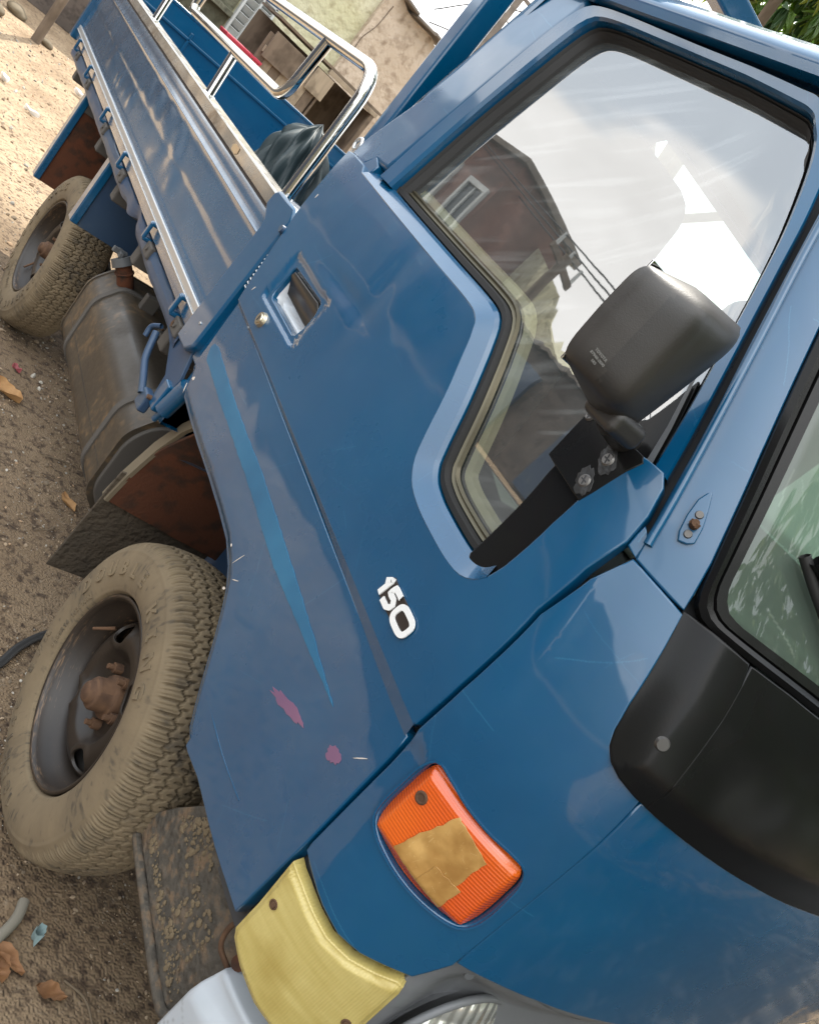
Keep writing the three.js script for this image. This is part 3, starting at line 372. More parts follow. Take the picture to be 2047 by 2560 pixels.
// --- front panel, black band, windscreen
const mir = (l) => l.map(([s, y]) => [2 * SM - s, y]).reverse();
const bandLow = [[0.2690, 1.1452], [0.3371, 1.1425], [0.4325, 1.1385], [0.5553, 1.1335], [0.6621, 1.1320], [0.85, 1.131], [SM, 1.131]];
const bez = [[0.2690, 0.858], [0.3203, 0.8645], [0.3861, 0.8690], [0.5671, 0.8690], [0.8, 0.869], [SM, 0.869]];
const sym = (l) => [...l, ...mir(l.slice(0, -1))];
part('front_panel', panel([...sym(bez), ...sym(bandLow).reverse().map(([s, y]) => [s, y - 0.003])], { h: 0.03, thick: 0.018, off: 0.003 }), M.paint);
{
  const g = new THREE.Group(); g.name = 'cowl_band'; truck.add(g);
  const top = [[0.2735, 1.3155], [0.3266, 1.3185], [0.4019, 1.319], [0.6, 1.319], [SM, 1.319]], bow = (s, y) => 0.004 + 0.012 * step(0, 0.05, Math.min(y - 1.13, s - 0.19)) ;
  mesh('band', panel([...sym(bandLow.map(([s, y], i) => i ? [s, y] : [0.2735, 1.1450])), ...sym(top).reverse()], { off: bow, wavy: false, h: 0.014, thick: 0.02 }), M.black, g, true);
  mesh('corner_cap', panel([...blackLow.slice(0, -1), [0.250, 1.148], [0.2705, 1.1455], [0.2715, 1.226], [0.2718, 1.295], [0.267, 1.3150], [0.2216, 1.3140]], { off: bow, wavy: false, h: 0.008, thick: 0.02, roll: 0.004 }), M.black, g, true);
  const p = on(0.2369, 1.2055, 0.0148), n = skinN(0.2369, 1.2055);
  mesh('screw', [cyl(p.toArray(), p.clone().addScaledVector(n, 0.0035).toArray(), 0.0085, 0.0065, 20)], std({ color: lin(0.10, 0.095, 0.09), metalness: 0.6, roughness: 0.4 }), g);
}
const rubOut = [[0.176, 1.86], [0.178, 1.75], [0.1805, 1.6194], [0.1844, 1.4794], [0.1910, 1.3671], [0.1950, 1.327], [0.206, 1.3185], [0.2216, 1.3175], [0.2612, 1.3190], [0.3266, 1.3220], [0.42, 1.3230], [0.65, 1.323], [SM, 1.323]];
const rubIn = [[0.215, 1.845], [0.216, 1.75], [0.2185, 1.6194], [0.2193, 1.4679], [0.2205, 1.390], [0.2225, 1.358], [0.2320, 1.3455], [0.2480, 1.3435], [0.2711, 1.3450], [0.3270, 1.3485], [0.42, 1.3515], [0.65, 1.353], [SM, 1.353]];
{
  const g = new THREE.Group(); g.name = 'windscreen'; truck.add(g);
  const a = smoothLine(rubOut, 120), b = smoothLine(rubIn, 120), mm = (t) => a.map((p, i) => [p[0] + (b[i][0] - p[0]) * t, p[1] + (b[i][1] - p[1]) * t]), A = (q, o) => q.map(([s, y]) => on(s, y, o));
  const hot = [A(a, -0.004), A(mm(0.06), 0.006), A(mm(0.25), 0.011), A(mm(0.44), 0.008), A(mm(0.5), 0.002), A(mm(0.56), 0.006), A(mm(0.9), 0.005), A(b, -0.008)];
  mesh('seal', ribbon(hot), M.black, g, true);
  mesh('seal', ribbon(hot.map((r) => r.map((v) => V(v.x, v.y, -v.z)))), M.black, g, true);
  mesh('glass', panel([...sym(rubIn.map(([s, y]) => [s - 0.006, y - 0.006])), [2 * SM - 0.21, 1.86], [0.21, 1.86]], { off: -0.006, wavy: false, h: 0.05, thick: 0.0006, roll: 0.0003 }), M.windscreen, g, true);
}
part('front_pillar', panel([[0.1200, 1.3185], [0.187, 1.3165], [0.1890, 1.367], [0.182, 1.4794], [0.178, 1.6194], [0.175, 1.75], [0.173, 1.87], [0.1300, 1.87], [0.1240, 1.72], [0.1220, 1.55], [0.1205, 1.42]], { off: 0.001, h: 0.03, thick: 0.03 }), M.paint);
part('pillar_moulding', tube([[0.1225, 1.335], [0.1245, 1.40], [0.1265, 1.55], [0.1285, 1.70], [0.134, 1.86]].map(([s, y]) => on(s, y, 0.004).toArray()), 0.0052, 60, 8), M.paint, false);
part('hinge_cover', panel([[0.1045, 1.322], [0.1155, 1.3185], [0.1185, 1.338], [0.110, 1.345]], { off: 0.000, wavy: false, thick: 0.012 }), M.paint);
{
  const g = new THREE.Group(); g.name = 'antenna_mount'; truck.add(g);
  mesh('base', panel([[0.1558, 1.4165], [0.1600, 1.403], [0.1640, 1.385], [0.1640, 1.369], [0.158, 1.364], [0.1500, 1.361], [0.147, 1.368], [0.1465, 1.385], [0.149, 1.403]], { off: 0.006, wavy: false, h: 0.01, thick: 0.007, roll: 0.002, rim: 0.005 }), M.paint, g, true);
  for (const [s, y] of [[0.156, 1.392], [0.155, 1.3705]]) { const p = on(s, y, 0.006), n = skinN(s, y); mesh('screw', [cyl(p.toArray(), p.clone().addScaledVector(n, 0.0025).toArray(), 0.0048, 0.004, 16)], std({ color: lin(0.12, 0.11, 0.10), metalness: 0.6, roughness: 0.4 }), g); }
  const p = on(0.1560, 1.381, 0.006), n = skinN(0.156, 1.381); mesh('socket', [cyl(p.toArray(), p.clone().addScaledVector(n, 0.012).toArray(), 0.0055, 0.0042, 10), bx(0.011, 0.006, 0.006, p.x + n.x * 0.008, p.y + 0.002, p.z + n.z * 0.008, 0.001)], M.hub, g);
}
{ // wiper lying at the foot of the windscreen
  const g = new THREE.Group(); g.name = 'wiper'; truck.add(g);
  mesh('blade', tube([[0.272, 1.432], [0.31, 1.410], [0.38, 1.380], [0.46, 1.362], [0.56, 1.354]].map(([s, y]) => on(s, y, 0.010).toArray()), 0.0065, 40, 6), M.rubber, g);
  mesh('arm', tube([[0.281, 1.434], [0.31, 1.424], [0.37, 1.396], [0.44, 1.372], [0.56, 1.345]].map(([s, y]) => on(s, y, 0.022).toArray()), 0.0105, 40, 8), M.black, g);
}
// --- dark inner shell behind the panel gaps
part('inner_shell', mergeGeometries([panel([[-0.04, 0.60], [0.235, 0.62], [0.24, 0.80], [0.262, 0.86], [0.30, 0.93], [0.30, 1.335], [0.125, 1.335], [0.03, 1.20]], { off: -0.024, wavy: false, h: 0.05 }), panel([[0.085, 1.33], [0.20, 1.33], [0.195, 1.86], [0.09, 1.86]], { off: -0.032, wavy: false, h: 0.05 })].map((g) => g.toNonIndexed())), M.void);

// --- roof, gutter, rear pillar, back wall
part('rear_pillar', panel([[-1.046, 1.408], [-1.046, 1.44], [-1.022, 1.50], [-0.995, 1.56], [-0.975, 1.637], [-0.958, 1.745], [-0.955, 1.845], [-0.842, 1.85], [-0.838, 1.822], [-0.870, 1.66], [-0.903, 1.50], [-0.914, 1.435], [-0.965, 1.432], [-0.988, 1.408]], { off: -0.004, h: 0.03, thick: 0.05, roll: 0.012 }), M.paint);
{
  const ss = []; for (let i = 0; i <= 120; i++) ss.push(-0.97 + (2 * SM + 1.94) * i / 120);
  const ring = (k, y) => ss.map((s) => { const p = on(s, 1.852, -0.004); return V(0.02 + (p.x - 0.02) * k, y, p.z * k); });
  const g = new THREE.Group(); g.name = 'roof'; truck.add(g);
  const rows = [ring(0.955, 1.852), ring(0.957, 1.872), ring(0.965, 1.884), ring(0.962, 1.895), ring(0.93, 1.918), ring(0.86, 1.938), ring(0.72, 1.953), ring(0.5, 1.962), ring(0.01, 1.966)];
  const pos = [], idx = [], n = ss.length; rows.forEach((r) => r.forEach((p) => pos.push(p.x, p.y, p.z))); for (let r = 0; r < rows.length - 1; r++) for (let i = 0; i < n - 1; i++) { const a = r * n + i; idx.push(a, a + 1, a + n, a + 1, a + n + 1, a + n); }
  for (let r = 0; r < rows.length - 1; r++) { const a = r * n + n - 1, b = r * n; idx.push(a, b, a + n, b, b + n, a + n); }
  const rg = new THREE.BufferGeometry(); rg.setAttribute('position', new THREE.Float32BufferAttribute(pos, 3)); rg.setIndex(idx); rg.computeVertexNormals(); mesh('roof_skin', rg, M.paint, g);
  mesh('gutter', ribbon([ss.map((s) => on(s, 1.846, -0.006)), ss.map((s) => on(s, 1.846, 0.010)), ss.map((s) => on(s, 1.856, 0.014)), ss.map((s) => on(s, 1.856, -0.002)), ring(0.955, 1.856)]), M.paint, g, true);
  mesh('roof_lining', [bx(1.00, 0.01, 1.36, 0.06, 1.888, 0)], M.liner, g);
}
{
  const g = new THREE.Group(); g.name = 'cab_back'; truck.add(g);
  const win = [[-0.62, 1.47], [-0.59, 1.445], [0.33, 1.445], [0.36, 1.47], [0.355, 1.825], [0.325, 1.862], [-0.59, 1.862], [-0.62, 1.83]];
  const X = (y) => -0.425 + 0.09 * step(1.42, 1.95, y);
  mesh('back_wall', sheet([[-0.79, 0.72], [0.79, 0.72], [0.80, 1.35], [0.755, 1.84], [0.70, 1.93], [-0.70, 1.93], [-0.755, 1.84], [-0.80, 1.35]], { holes: [win.map(([z, y]) => [-z, y])], map: (a, y) => V(X(y), y, -a), nrm: () => V(-1, 0, 0), h: 0.15, thick: 0.02 }), M.paint, g, true);
  mesh('back_trim', sheet([[-0.74, 0.90], [0.74, 0.90], [0.74, 1.40], [0.70, 1.885], [-0.70, 1.885], [-0.74, 1.40]], { holes: [win.map(([z, y]) => [z * 1.03, 1.675 + (y - 1.675) * 1.04]).map(([z, y]) => [z, Math.min(y, 1.858)])], map: (z, y) => V(X(y) + 0.03, y, z), nrm: () => V(1, 0, 0), h: 0.2, thick: 0.01 }), M.liner, g, true);
  mesh('back_window', sheet(win.map(([z, y]) => [-z * 1.01, y]), { map: (a, y) => V(X(y) + 0.008, y, -a), nrm: () => V(-1, 0, 0), h: 0.3, thick: 0.0006, roll: 0.0003 }), M.screenGlass, g, true);
}
{ // far side of the cab, seen only through the glass
  const g = new THREE.Group(); g.name = 'far_door'; truck.add(g); const far = (l) => l.map(([s, y]) => [2 * SM - s, y]);
  mesh('door_skin', panel(far([[-0.98, 0.82], [0.17, 0.66], [0.17, 1.32], [0.10, 1.40], [-1.046, 1.40]]), { h: 0.06, thick: 0.05 }), M.paint, g, true);
  mesh('window_frame', panel(far([[0.17, 1.33], [0.17, 1.86], [-0.96, 1.86], [-1.046, 1.405], [0.10, 1.405]]), { holes: [far([[0.075, 1.41], [0.06, 1.76], [0.02, 1.80], [-0.74, 1.81], [-0.77, 1.79], [-0.84, 1.41]])], h: 0.06, thick: 0.05 }), M.paint, g, true);
  mesh('window_glass', panel(far([[0.085, 1.40], [0.07, 1.77], [0.02, 1.81], [-0.75, 1.82], [-0.78, 1.79], [-0.85, 1.40]]), { off: -0.03, wavy: false, h: 0.2, thick: 0.0006, roll: 0.0003 }), M.screenGlass, g, true);
}
{
  const g = new THREE.Group(); g.name = 'cab_interior'; truck.add(g); const ip = (n, q, m, o = false) => mesh(n, q, m, g, o);
  ip('floor', bx(1.16, 0.04, 1.30, 0.16, 0.84, 0), M.bezel); ip('front_bulkhead', bx(0.03, 0.52, 1.22, 0.78, 1.06, 0), M.bezel);
  for (const z of [0.40, -0.42]) { ip('seat_cushion', bx(0.50, 0.16, 0.50, -0.10, 1.02, z, 0.05), M.seat); const b = bx(0.15, 0.80, 0.50, 0, 0.37, 0, 0.07); b.rotateZ(0.13); b.translate(-0.24, 1.045, z + (z > 0 ? 0.02 : -0.03)); ip('seat_back', b, M.seat); }
  ip('dashboard', [bx(0.34, 0.20, 1.40, 0.56, 1.19, 0, 0.05)], M.dash); ip('dash_ledge', bx(0.30, 0.02, 1.34, 0.60, 1.30, 0, 0.008), std({ color: lin(0.22, 0.25, 0.21), roughness: 0.7 }));
  const sw = new THREE.TorusGeometry(0.19, 0.014, 10, 50); sw.rotateX(-Math.PI / 2 + 0.0); sw.rotateZ(-0.7); sw.translate(0.28, 1.36, 0.37); ip('steering_wheel', [sw, cyl([0.28, 1.36, 0.37], [0.46, 1.18, 0.37], 0.028), cyl([0.25, 1.335, 0.19], [0.28, 1.36, 0.37], 0.012), cyl([0.25, 1.335, 0.55], [0.28, 1.36, 0.37], 0.012)], M.seat);
  ip('gear_lever', [cyl([0.30, 0.86, 0.05], [0.24, 1.15, 0.08], 0.010), new THREE.SphereGeometry(0.022, 12, 10).translate(0.24, 1.16, 0.08)], M.seat);
  ip('paper', bx(0.16, 0.004, 0.22, 0.54, 1.313, 0.42, 0.001), M.cream); ip('paper', bx(0.10, 0.004, 0.16, 0.52, 1.313, 0.10, 0.001), M.cream);
}

// --- headlamp, bezel, yellowed corner lamp, bumper
{
  const g = new THREE.Group(); g.name = 'headlamp_bezel'; truck.add(g);
  const low = [[0.2560, 0.62], [0.35, 0.60], [0.6, 0.60], [SM, 0.60]];
  mesh('bezel', panel([[0.2475, 0.800], ...bez.map(([s, y], i) => [s - (i ? 0 : 0.005), y - 0.003]), ...mir(bez.slice(0, -1)).map(([s, y]) => [s, y - 0.003]), ...mir(low), ...low.slice(0, -1).reverse()], { off: (s, y) => -0.004 - 0.035 * step(0.862, 0.80, y) * step(0.26, 0.32, s), wavy: false, h: 0.03, thick: 0.02 }), M.bezel, g, true);
  const p = on(0.300, 0.842, -0.012), n = skinN(0.30, 0.842); mesh('screw', [cyl(p.toArray(), p.clone().addScaledVector(n, 0.004).toArray(), 0.007, 0.0055, 18)], M.greyCap, g);
  for (const s of [1, -1]) { const h = new THREE.Group(); h.name = 'headlamp'; truck.add(h);
    const d = new THREE.SphereGeometry(0.20, 64, 32, 0, Math.PI * 2, 0, 0.50); d.rotateZ(-Math.PI / 2); d.translate(0.872 - 0.20, 0.706, 0.605 * s);
    mesh('lens', d, phys({ color: lin(0.62, 0.62, 0.56), roughness: 0.16, metalness: 0.55, clearcoat: 1, clearcoatRoughness: 0.05, bumpMap: tex(256, 256, (u, v) => { const a = Math.abs(Math.sin(u * 6.2832 * 28)) * 0.5 + Math.abs(Math.sin(v * 6.2832 * 13)) * 0.5; return [a, a, a]; }, false), bumpScale: 0.012 }), h);
    const bowl = new THREE.SphereGeometry(0.12, 32, 16, 0, Math.PI * 2, 0, 0.85); bowl.rotateZ(Math.PI / 2); bowl.translate(0.868 - 0.02 + 0.06, 0.702, 0.6 * s); mesh('reflector', bowl, M.backplate, h);
    mesh('ring', new THREE.TorusGeometry(0.098, 0.005, 10, 48).rotateY(Math.PI / 2).translate(0.846, 0.706, 0.605 * s), M.bezel, h); }
}
{
  const g = new THREE.Group(); g.name = 'corner_lamp'; truck.add(g);
  const loop = [[0.0600, 0.7660], [0.085, 0.7640], [0.1193, 0.7575], [0.1500, 0.7545], [0.1832, 0.7605], [0.2152, 0.7745], [0.2380, 0.7860], [0.2455, 0.7850], [0.2478, 0.7760], [0.2500, 0.70], [0.2480, 0.640], [0.2380, 0.618], [0.1827, 0.6120], [0.148, 0.6124], [0.1047, 0.6220], [0.0760, 0.6340], [0.0690, 0.6420], [0.0677, 0.6917], [0.0636, 0.7329]];
  const bulge = (s, y) => { let dm = 1; for (let i = 0; i < loop.length; i++) { const a = loop[i], b = loop[(i + 1) % loop.length], dx = b[0] - a[0], dy = b[1] - a[1], t = clamp(((s - a[0]) * dx + (y - a[1]) * dy) / (dx * dx + dy * dy)); dm = Math.min(dm, Math.hypot(s - a[0] - dx * t, y - a[1] - dy * t)); } return 0.006 + 0.005 * step(0, 0.008, dm); };
  mesh('lens', panel(loop, { off: bulge, wavy: false, h: 0.007, thick: 0.018, roll: 0.002, rim: 0.01 }), M.yellow, g, true);
  for (const [s, y] of [[0.0825, 0.7180], [0.2330, 0.7010]]) { const p = on(s, y, 0.0115), n = skinN(s, y); mesh('screw', [cyl(p.toArray(), p.clone().addScaledVector(n, 0.0015).toArray(), 0.0042, 0.0035, 14), new THREE.TorusGeometry(0.0055, 0.0012, 8, 18).applyQuaternion(new THREE.Quaternion().setFromUnitVectors(V(0, 0, 1), n)).translate(p.x, p.y, p.z)], M.hub, g); }
  mesh('housing', panel(grow(loop, 0.004), { off: -0.02, wavy: false, h: 0.03, thick: 0.04 }), M.void, g, true);
}
{
  const g = new THREE.Group(); g.name = 'bumper'; truck.add(g);
  const bow = (s, y) => -0.050 + 0.022 * step(0.525, 0.48, y) * 1 + 0.012 * step(0.0, 0.2, s);
  mesh('bumper_face', panel([[0.078, 0.525], [0.105, 0.5265], [0.2, 0.527], [SM, 0.527], [2 * SM - 0.08, 0.525], [2 * SM - 0.08, 0.32], [SM, 0.30], [0.2, 0.30], [0.082, 0.32], [0.074, 0.36], [0.073, 0.50]], { off: bow, wavy: false, h: 0.02, thick: 0.05, roll: 0.008 }), M.bumper, g, true);
  mesh('bumper_stay', [bx(0.20, 0.05, 0.03, 0.70, 0.48, 0.60, 0.006), cyl([0.62, 0.50, 0.66], [0.66, 0.545, 0.735], 0.011)], M.rust, g);
  mesh('inner_bracket', [bx(0.16, 0.11, 0.012, 0.70, 0.555, 0.66, 0.003), bx(0.06, 0.02, 0.10, 0.64, 0.575, 0.69, 0.004)], M.beam, g);
  mesh('cable', tube([[0.635, 0.600, 0.745], [0.622, 0.570, 0.755], [0.630, 0.535, 0.750], [0.655, 0.522, 0.735]], 0.0042, 20, 6), M.hub, g);
}
// --- splash plates by the front wheel
{
  const fold = part('front_splash_plate', flat([[0.292, 0.345], [0.60, 0.345], [0.632, 0.36], [0.645, 0.40], [0.645, 0.66], [0.47, 0.66], [0.400, 0.53], [0.345, 0.445]], (x, y) => V(x, y, 0.700 + 0.03 * (x - 0.3) + 0.004 * (fbm(x * 30, y * 30, 3) - 0.5)), V(0, 0, 1), { h: 0.02, thick: 0.012, roll: 0.004 }), M.guard);
  mesh('folded_edge', tube([[0.286, 0.352, 0.704], [0.32, 0.339, 0.706], [0.45, 0.337, 0.709], [0.58, 0.339, 0.713], [0.628, 0.350, 0.714], [0.646, 0.385, 0.714]], 0.0085, 60, 8), M.guard, fold);
  { const rr = rng(61), lump = new THREE.IcosahedronGeometry(1, 0), gs = []; for (let i = 0; i < 520; i++) { const q = lump.clone(), k = rr(), c = k < 0.5 ? [0.40 + 0.10 * (rr() + rr() - 1), 0.50 + 0.07 * (rr() + rr() - 1)] : k < 0.75 ? [0.54 + 0.1 * (rr() - 0.5), 0.42 + 0.12 * (rr() - 0.5)] : [0.34 + 0.28 * rr(), 0.355 + 0.03 * rr()]; const sz = 0.0012 + 0.0034 * Math.pow(rr(), 3); q.rotateX(rr() * 6); q.rotateY(rr() * 6); q.scale(sz * (1 + rr()), sz * (1 + rr()), sz * 0.7); q.translate(c[0], c[1], 0.7012 + 0.03 * (c[0] - 0.3)); if (c[1] > 0.36 && c[1] < 0.62 && (c[0] - 0.30) * 1.45 > c[1] - 0.36) gs.push(q); }
    const o = mesh('soil_crumbs', gs, std({ map: dustMap, roughness: 1 }), fold); o.userData.kind = 'stuff'; }
  part('front_mud_flap', flat([[-0.770, 0.252], [-0.45, 0.245], [-0.45, 0.60], [-0.770, 0.56]], (a, y) => V(-0.432 - 0.03 * (0.6 - y) + 0.004 * (fbm(a * 20, y * 20, 3) - 0.5), y, -a), V(1, 0, 0), { h: 0.04, thick: 0.006, roll: 0.002 }), std({ map: tex(256, 256, (u, v) => mixc([0.17, 0.155, 0.13], [0.31, 0.265, 0.21], fbm(u * 6, v * 6, 6, 6))), roughness: 0.93, bumpMap: M.guard.bumpMap, bumpScale: 0.006 }));
  const rp = part('rusty_wheel_housing', flat([[-0.764, 0.485], [-0.40, 0.44], [-0.40, 0.83], [-0.72, 0.83], [-0.735, 0.735]], (a, y) => V(-0.425 + 0.10 * step(0.60, 0.85, y) + 0.008 * (fbm(a * 14, y * 14, 3) - 0.5), y, -a), V(1, -0.1, 0).normalize(), { h: 0.03, thick: 0.006, roll: 0.002 }), M.rust);
  mesh('edge_flange', (() => { const L = [[-0.4255, 0.482, 0.768], [-0.4235, 0.56, 0.762], [-0.414, 0.66, 0.750], [-0.39, 0.735, 0.742], [-0.35, 0.80, 0.735]]; const A = L.map(([x, y, z]) => V(x, y, z)), B = L.map(([x, y, z]) => V(x - 0.040, y - 0.006, z - 0.004)), C2 = B.map((v) => V(v.x - 0.002, v.y, v.z - 0.012)); return ribbon([A.map((v) => V(v.x, v.y, v.z - 0.01)), A, B, C2]); })(), M.beam, rp, true);
  part('wheel_housing', [(() => { const A = [], B = []; for (let i = 0; i <= 24; i++) { const t = 0.62 + 1.55 * i / 24; A.push(V(0.45 * Math.cos(t), 0.36 + 0.46 * Math.sin(t), 0.78)); B.push(V(0.45 * Math.cos(t), 0.36 + 0.46 * Math.sin(t), 0.40)); } return ribbon([A, B]); })()], M.paintOld, false);
  part('inner_wing', [bx(0.96, 0.5, 0.02, 0, 0.58, 0.42)], M.paintOld, false);
}

// --- wheels
function tyreProfile(n = 140) { // [z outward from the mid plane, radius] from the inner bead round to the outer bead
  return new THREE.CatmullRomCurve3([[-0.068, 0.1975], [-0.084, 0.2065], [-0.0935, 0.240], [-0.092, 0.275], [-0.083, 0.300], [-0.073, 0.3125], [-0.055, 0.3195], [-0.03, 0.3245], [0, 0.3260], [0.03, 0.3245], [0.055, 0.3195], [0.073, 0.3125], [0.083, 0.300], [0.092, 0.275], [0.0935, 0.240], [0.084, 0.2065], [0.068, 0.1975]].map(([z, r]) => V(z, r, 0)), false, 'centripetal').getSpacedPoints(n);
}
function zig(t, n) { const q = (t * n) % 1; return Math.abs(q < 0.5 ? q * 2 : 2 - q * 2) - 0.5; }
function treadDepth(a, z) { // a 0..1 round the tyre, z across: 0 on the blocks, 1 in the grooves
  const n = 82, zz = zig(a, n) * 0.010; let g = 0;
  for (const c of [-0.045, -0.015, 0.015, 0.045]) g = Math.max(g, 1 - step(0.0015, 0.0024, Math.abs(z - c - zz * (c > 0 ? 1 : -1))));
  const lane = Math.floor((z + 0.06) / 0.03), ph = (a * n + lane * 0.5 + Math.abs(z) * 6) % 1, lat = 1 - step(0.05, 0.08, Math.min(ph, 1 - ph));
  if (Math.abs(z) < 0.045) g = Math.max(g, lat * 0.8);
  else { const sh = (a * n + 0.25) % 1, w = 1 - step(0.055, 0.08, Math.min(sh, 1 - sh)), f = (a * n * 3) % 1, s = 1 - step(0.08, 0.16, Math.min(f, 1 - f)); g = Math.max(g, w * 0.9, s * 0.45 * step(0.046, 0.052, Math.abs(z))); }
  return g * (1 - step(0.076, 0.086, Math.abs(z)));
}
function makeTyre(N, k0) {
  const pr = tyreProfile(k0), m = pr.length, pos = [], uv = [], idx = [];
  const nr = pr.map((p, i) => { const a = pr[Math.max(0, i - 1)], b = pr[Math.min(m - 1, i + 1)], l = Math.hypot(b.x - a.x, b.y - a.y); return [-(b.y - a.y) / l, (b.x - a.x) / l]; });
  for (let i = 0; i <= N; i++) { const a = i / N, th = a * Math.PI * 2; for (let k = 0; k < m; k++) { const p = pr[k]; let d = p.y > 0.295 ? -0.0072 * treadDepth(a, p.x) : 0; const rr = p.y; if (Math.abs(rr - 0.289) < 0.0022 || Math.abs(rr - 0.206) < 0.002) d += 0.0012; const z = p.x + nr[k][0] * d, r = p.y + nr[k][1] * d; pos.push(Math.cos(th) * r, Math.sin(th) * r, z); uv.push(th * 0.31 / 0.5, k / m * 0.5); } }
  for (let i = 0; i < N; i++) for (let k = 0; k < m - 1; k++) { const a = i * m + k, b = a + m; idx.push(a, b, a + 1, a + 1, b, b + 1); }
  const g = new THREE.BufferGeometry(); g.setAttribute('position', new THREE.Float32BufferAttribute(pos, 3)); g.setAttribute('uv', new THREE.Float32BufferAttribute(uv, 2)); g.setIndex(idx); g.computeVertexNormals(); return g;
}
const tyreGeo = makeTyre(1280, 130), tyrePlain = makeTyre(360, 50);
const rimBarrel = new THREE.LatheGeometry([[0.196, 0.074], [0.1985, 0.078], [0.195, 0.081], [0.1895, 0.079], [0.1865, 0.070], [0.184, 0.056], [0.176, 0.046], [0.172, 0.034], [0.162, 0.020], [0.160, -0.01], [0.160, -0.06], [0.175, -0.065]].map(([r, z]) => new THREE.Vector2(r, z)), 96).rotateX(Math.PI / 2).scale(1, 1, 1);
const discZ = pchip([0.0, 0.045, 0.072, 0.082, 0.100, 0.118, 0.140, 0.160, 0.164], [0.012, 0.012, 0.014, 0.022, 0.040, 0.043, 0.034, 0.012, 0.004]);
const discGeo = (() => {
  const circ = (r, n) => Array.from({ length: n }, (_, i) => [r * Math.cos(i / n * 6.2832), r * Math.sin(i / n * 6.2832)]);
  const holes = []; for (const a of [0.79, 2.36, 3.93, 5.50]) holes.push(Array.from({ length: 28 }, (_, i) => { const t = i / 28 * 6.2832, u = 0.0240 * Math.cos(t), v = 0.0315 * Math.sin(t), r = 0.129 + u; return [r * Math.cos(a) - v * Math.sin(a), r * Math.sin(a) + v * Math.cos(a)]; }));
  const f = (x, y) => { const r = Math.hypot(x, y); let z = discZ(r); for (const a of [0.79, 2.36, 3.93, 5.50]) { const d = Math.hypot((x - 0.128 * Math.cos(a)), (y - 0.128 * Math.sin(a))); z += 0.004 * Math.exp(-(((d - 0.030) / 0.010) ** 2)); } return z; };
  return sheet(circ(0.163, 96), { holes, h: 0.008, rim: 0.009, thick: 0.006, roll: 0.0015, map: (x, y) => V(x, y, f(x, y)), nrm: (x, y) => { const e = 1e-3; return V(f(x - e, y) - f(x + e, y), f(x, y - e) - f(x, y + e), 2 * e).normalize(); } });
})();
function sideText(t, R, a0, size, gap, depth) { // raised letters round the sidewall, tops outward
  const gs = []; let a = a0; for (const ch of t) { if (ch === ' ') { a -= gap; continue; } const q = new TextGeometry(ch, { font: globalThis.FONT, size, depth, curveSegments: 4, bevelEnabled: true, bevelSize: 0.0005, bevelThickness: 0.0005, bevelSegments: 1 }); q.computeBoundingBox(); q.translate(-(q.boundingBox.max.x + q.boundingBox.min.x) / 2, 0, 0);
    q.scale(1.18, 1, 1); q.rotateZ(a - Math.PI / 2); q.translate(R * Math.cos(a), R * Math.sin(a), 0); gs.push(q); a -= gap; } return gs; }
// height of the sidewall at a radius
const sideZ = pchip([0.185, 0.205, 0.240, 0.275, 0.300, 0.3125], [0.070, 0.084, 0.0935, 0.092, 0.083, 0.073]);
function wrapText(gs) { const g = join(gs), p = g.attributes.position; for (let i = 0; i < p.count; i++) p.setZ(i, p.getZ(i) + sideZ(Math.hypot(p.getX(i), p.getY(i))) + 0.0002); g.computeVertexNormals(); return g; }
const lettering = wrapText([...sideText('DOUBLE KING', 0.236, 2.91, 0.031, 0.207, 0.0024), ...sideText('185R14C 8PR', 0.248, -1.25, 0.026, 0.150, 0.0018), ...sideText('P185R14 102/100Q', 0.214, 3.55, 0.009, 0.045, 0.0012)]);
function wheel(x, z, steer, spin, side = 1) {
  const g = new THREE.Group(); g.name = 'wheel'; truck.add(g); g.position.set(x, 0.32, z); g.rotation.y = steer + (side < 0 ? Math.PI : 0);
  const sp = (n, q, m, own = true) => { const o = mesh(n, q, m, g, own); o.rotation.z = spin; return o; };
  sp('tyre', side > 0 ? tyreGeo : tyrePlain, M.tyre); sp('rim', rimBarrel, M.rim, true); sp('disc', discGeo, M.rim); sp('lettering', lettering, M.tyre, true);
  const hub = new THREE.LatheGeometry([[0.0, 0.0795], [0.012, 0.0790], [0.019, 0.0755], [0.0225, 0.0705], [0.0235, 0.0640], [0.0300, 0.0625], [0.0335, 0.0580], [0.0345, 0.0330], [0.0430, 0.0300], [0.0455, 0.0240], [0.0460, 0.012]].map(([r, q]) => new THREE.Vector2(r, q)), 28).rotateX(Math.PI / 2); sp('hub_cap', hub, M.hub, false);
  for (let i = 0; i < 5; i++) { const a = 0.06 + i * 1.2566; const x0 = 0.060 * Math.cos(a), y0 = 0.060 * Math.sin(a); sp('wheel_nut', [cyl([x0, y0, 0.012], [x0, y0, 0.030], 0.0125, 0.0115, 6), cyl([x0, y0, 0.030], [x0, y0, 0.043], 0.0065, 0.0058, 10)], M.hub, false); }
  sp('valve', [cyl([-0.170 * 0.86, 0.170 * 0.30, 0.030], [-0.170 * 0.97, 0.170 * 0.10, 0.060], 0.0042, 0.0036, 10)], M.hub, false);
  sp('brake_drum', [cyl([0, 0, -0.06], [0, 0, -0.002], 0.135, 0.135, 40)], M.dark, false);
  return g;
}
wheel(0, 0.683, -0.055, 0.0); wheel(-2.26, 0.645, 0, 1.1); wheel(0, -0.683, -0.055, 0.4, -1); wheel(-2.26, -0.645, 0, 2.0, -1);

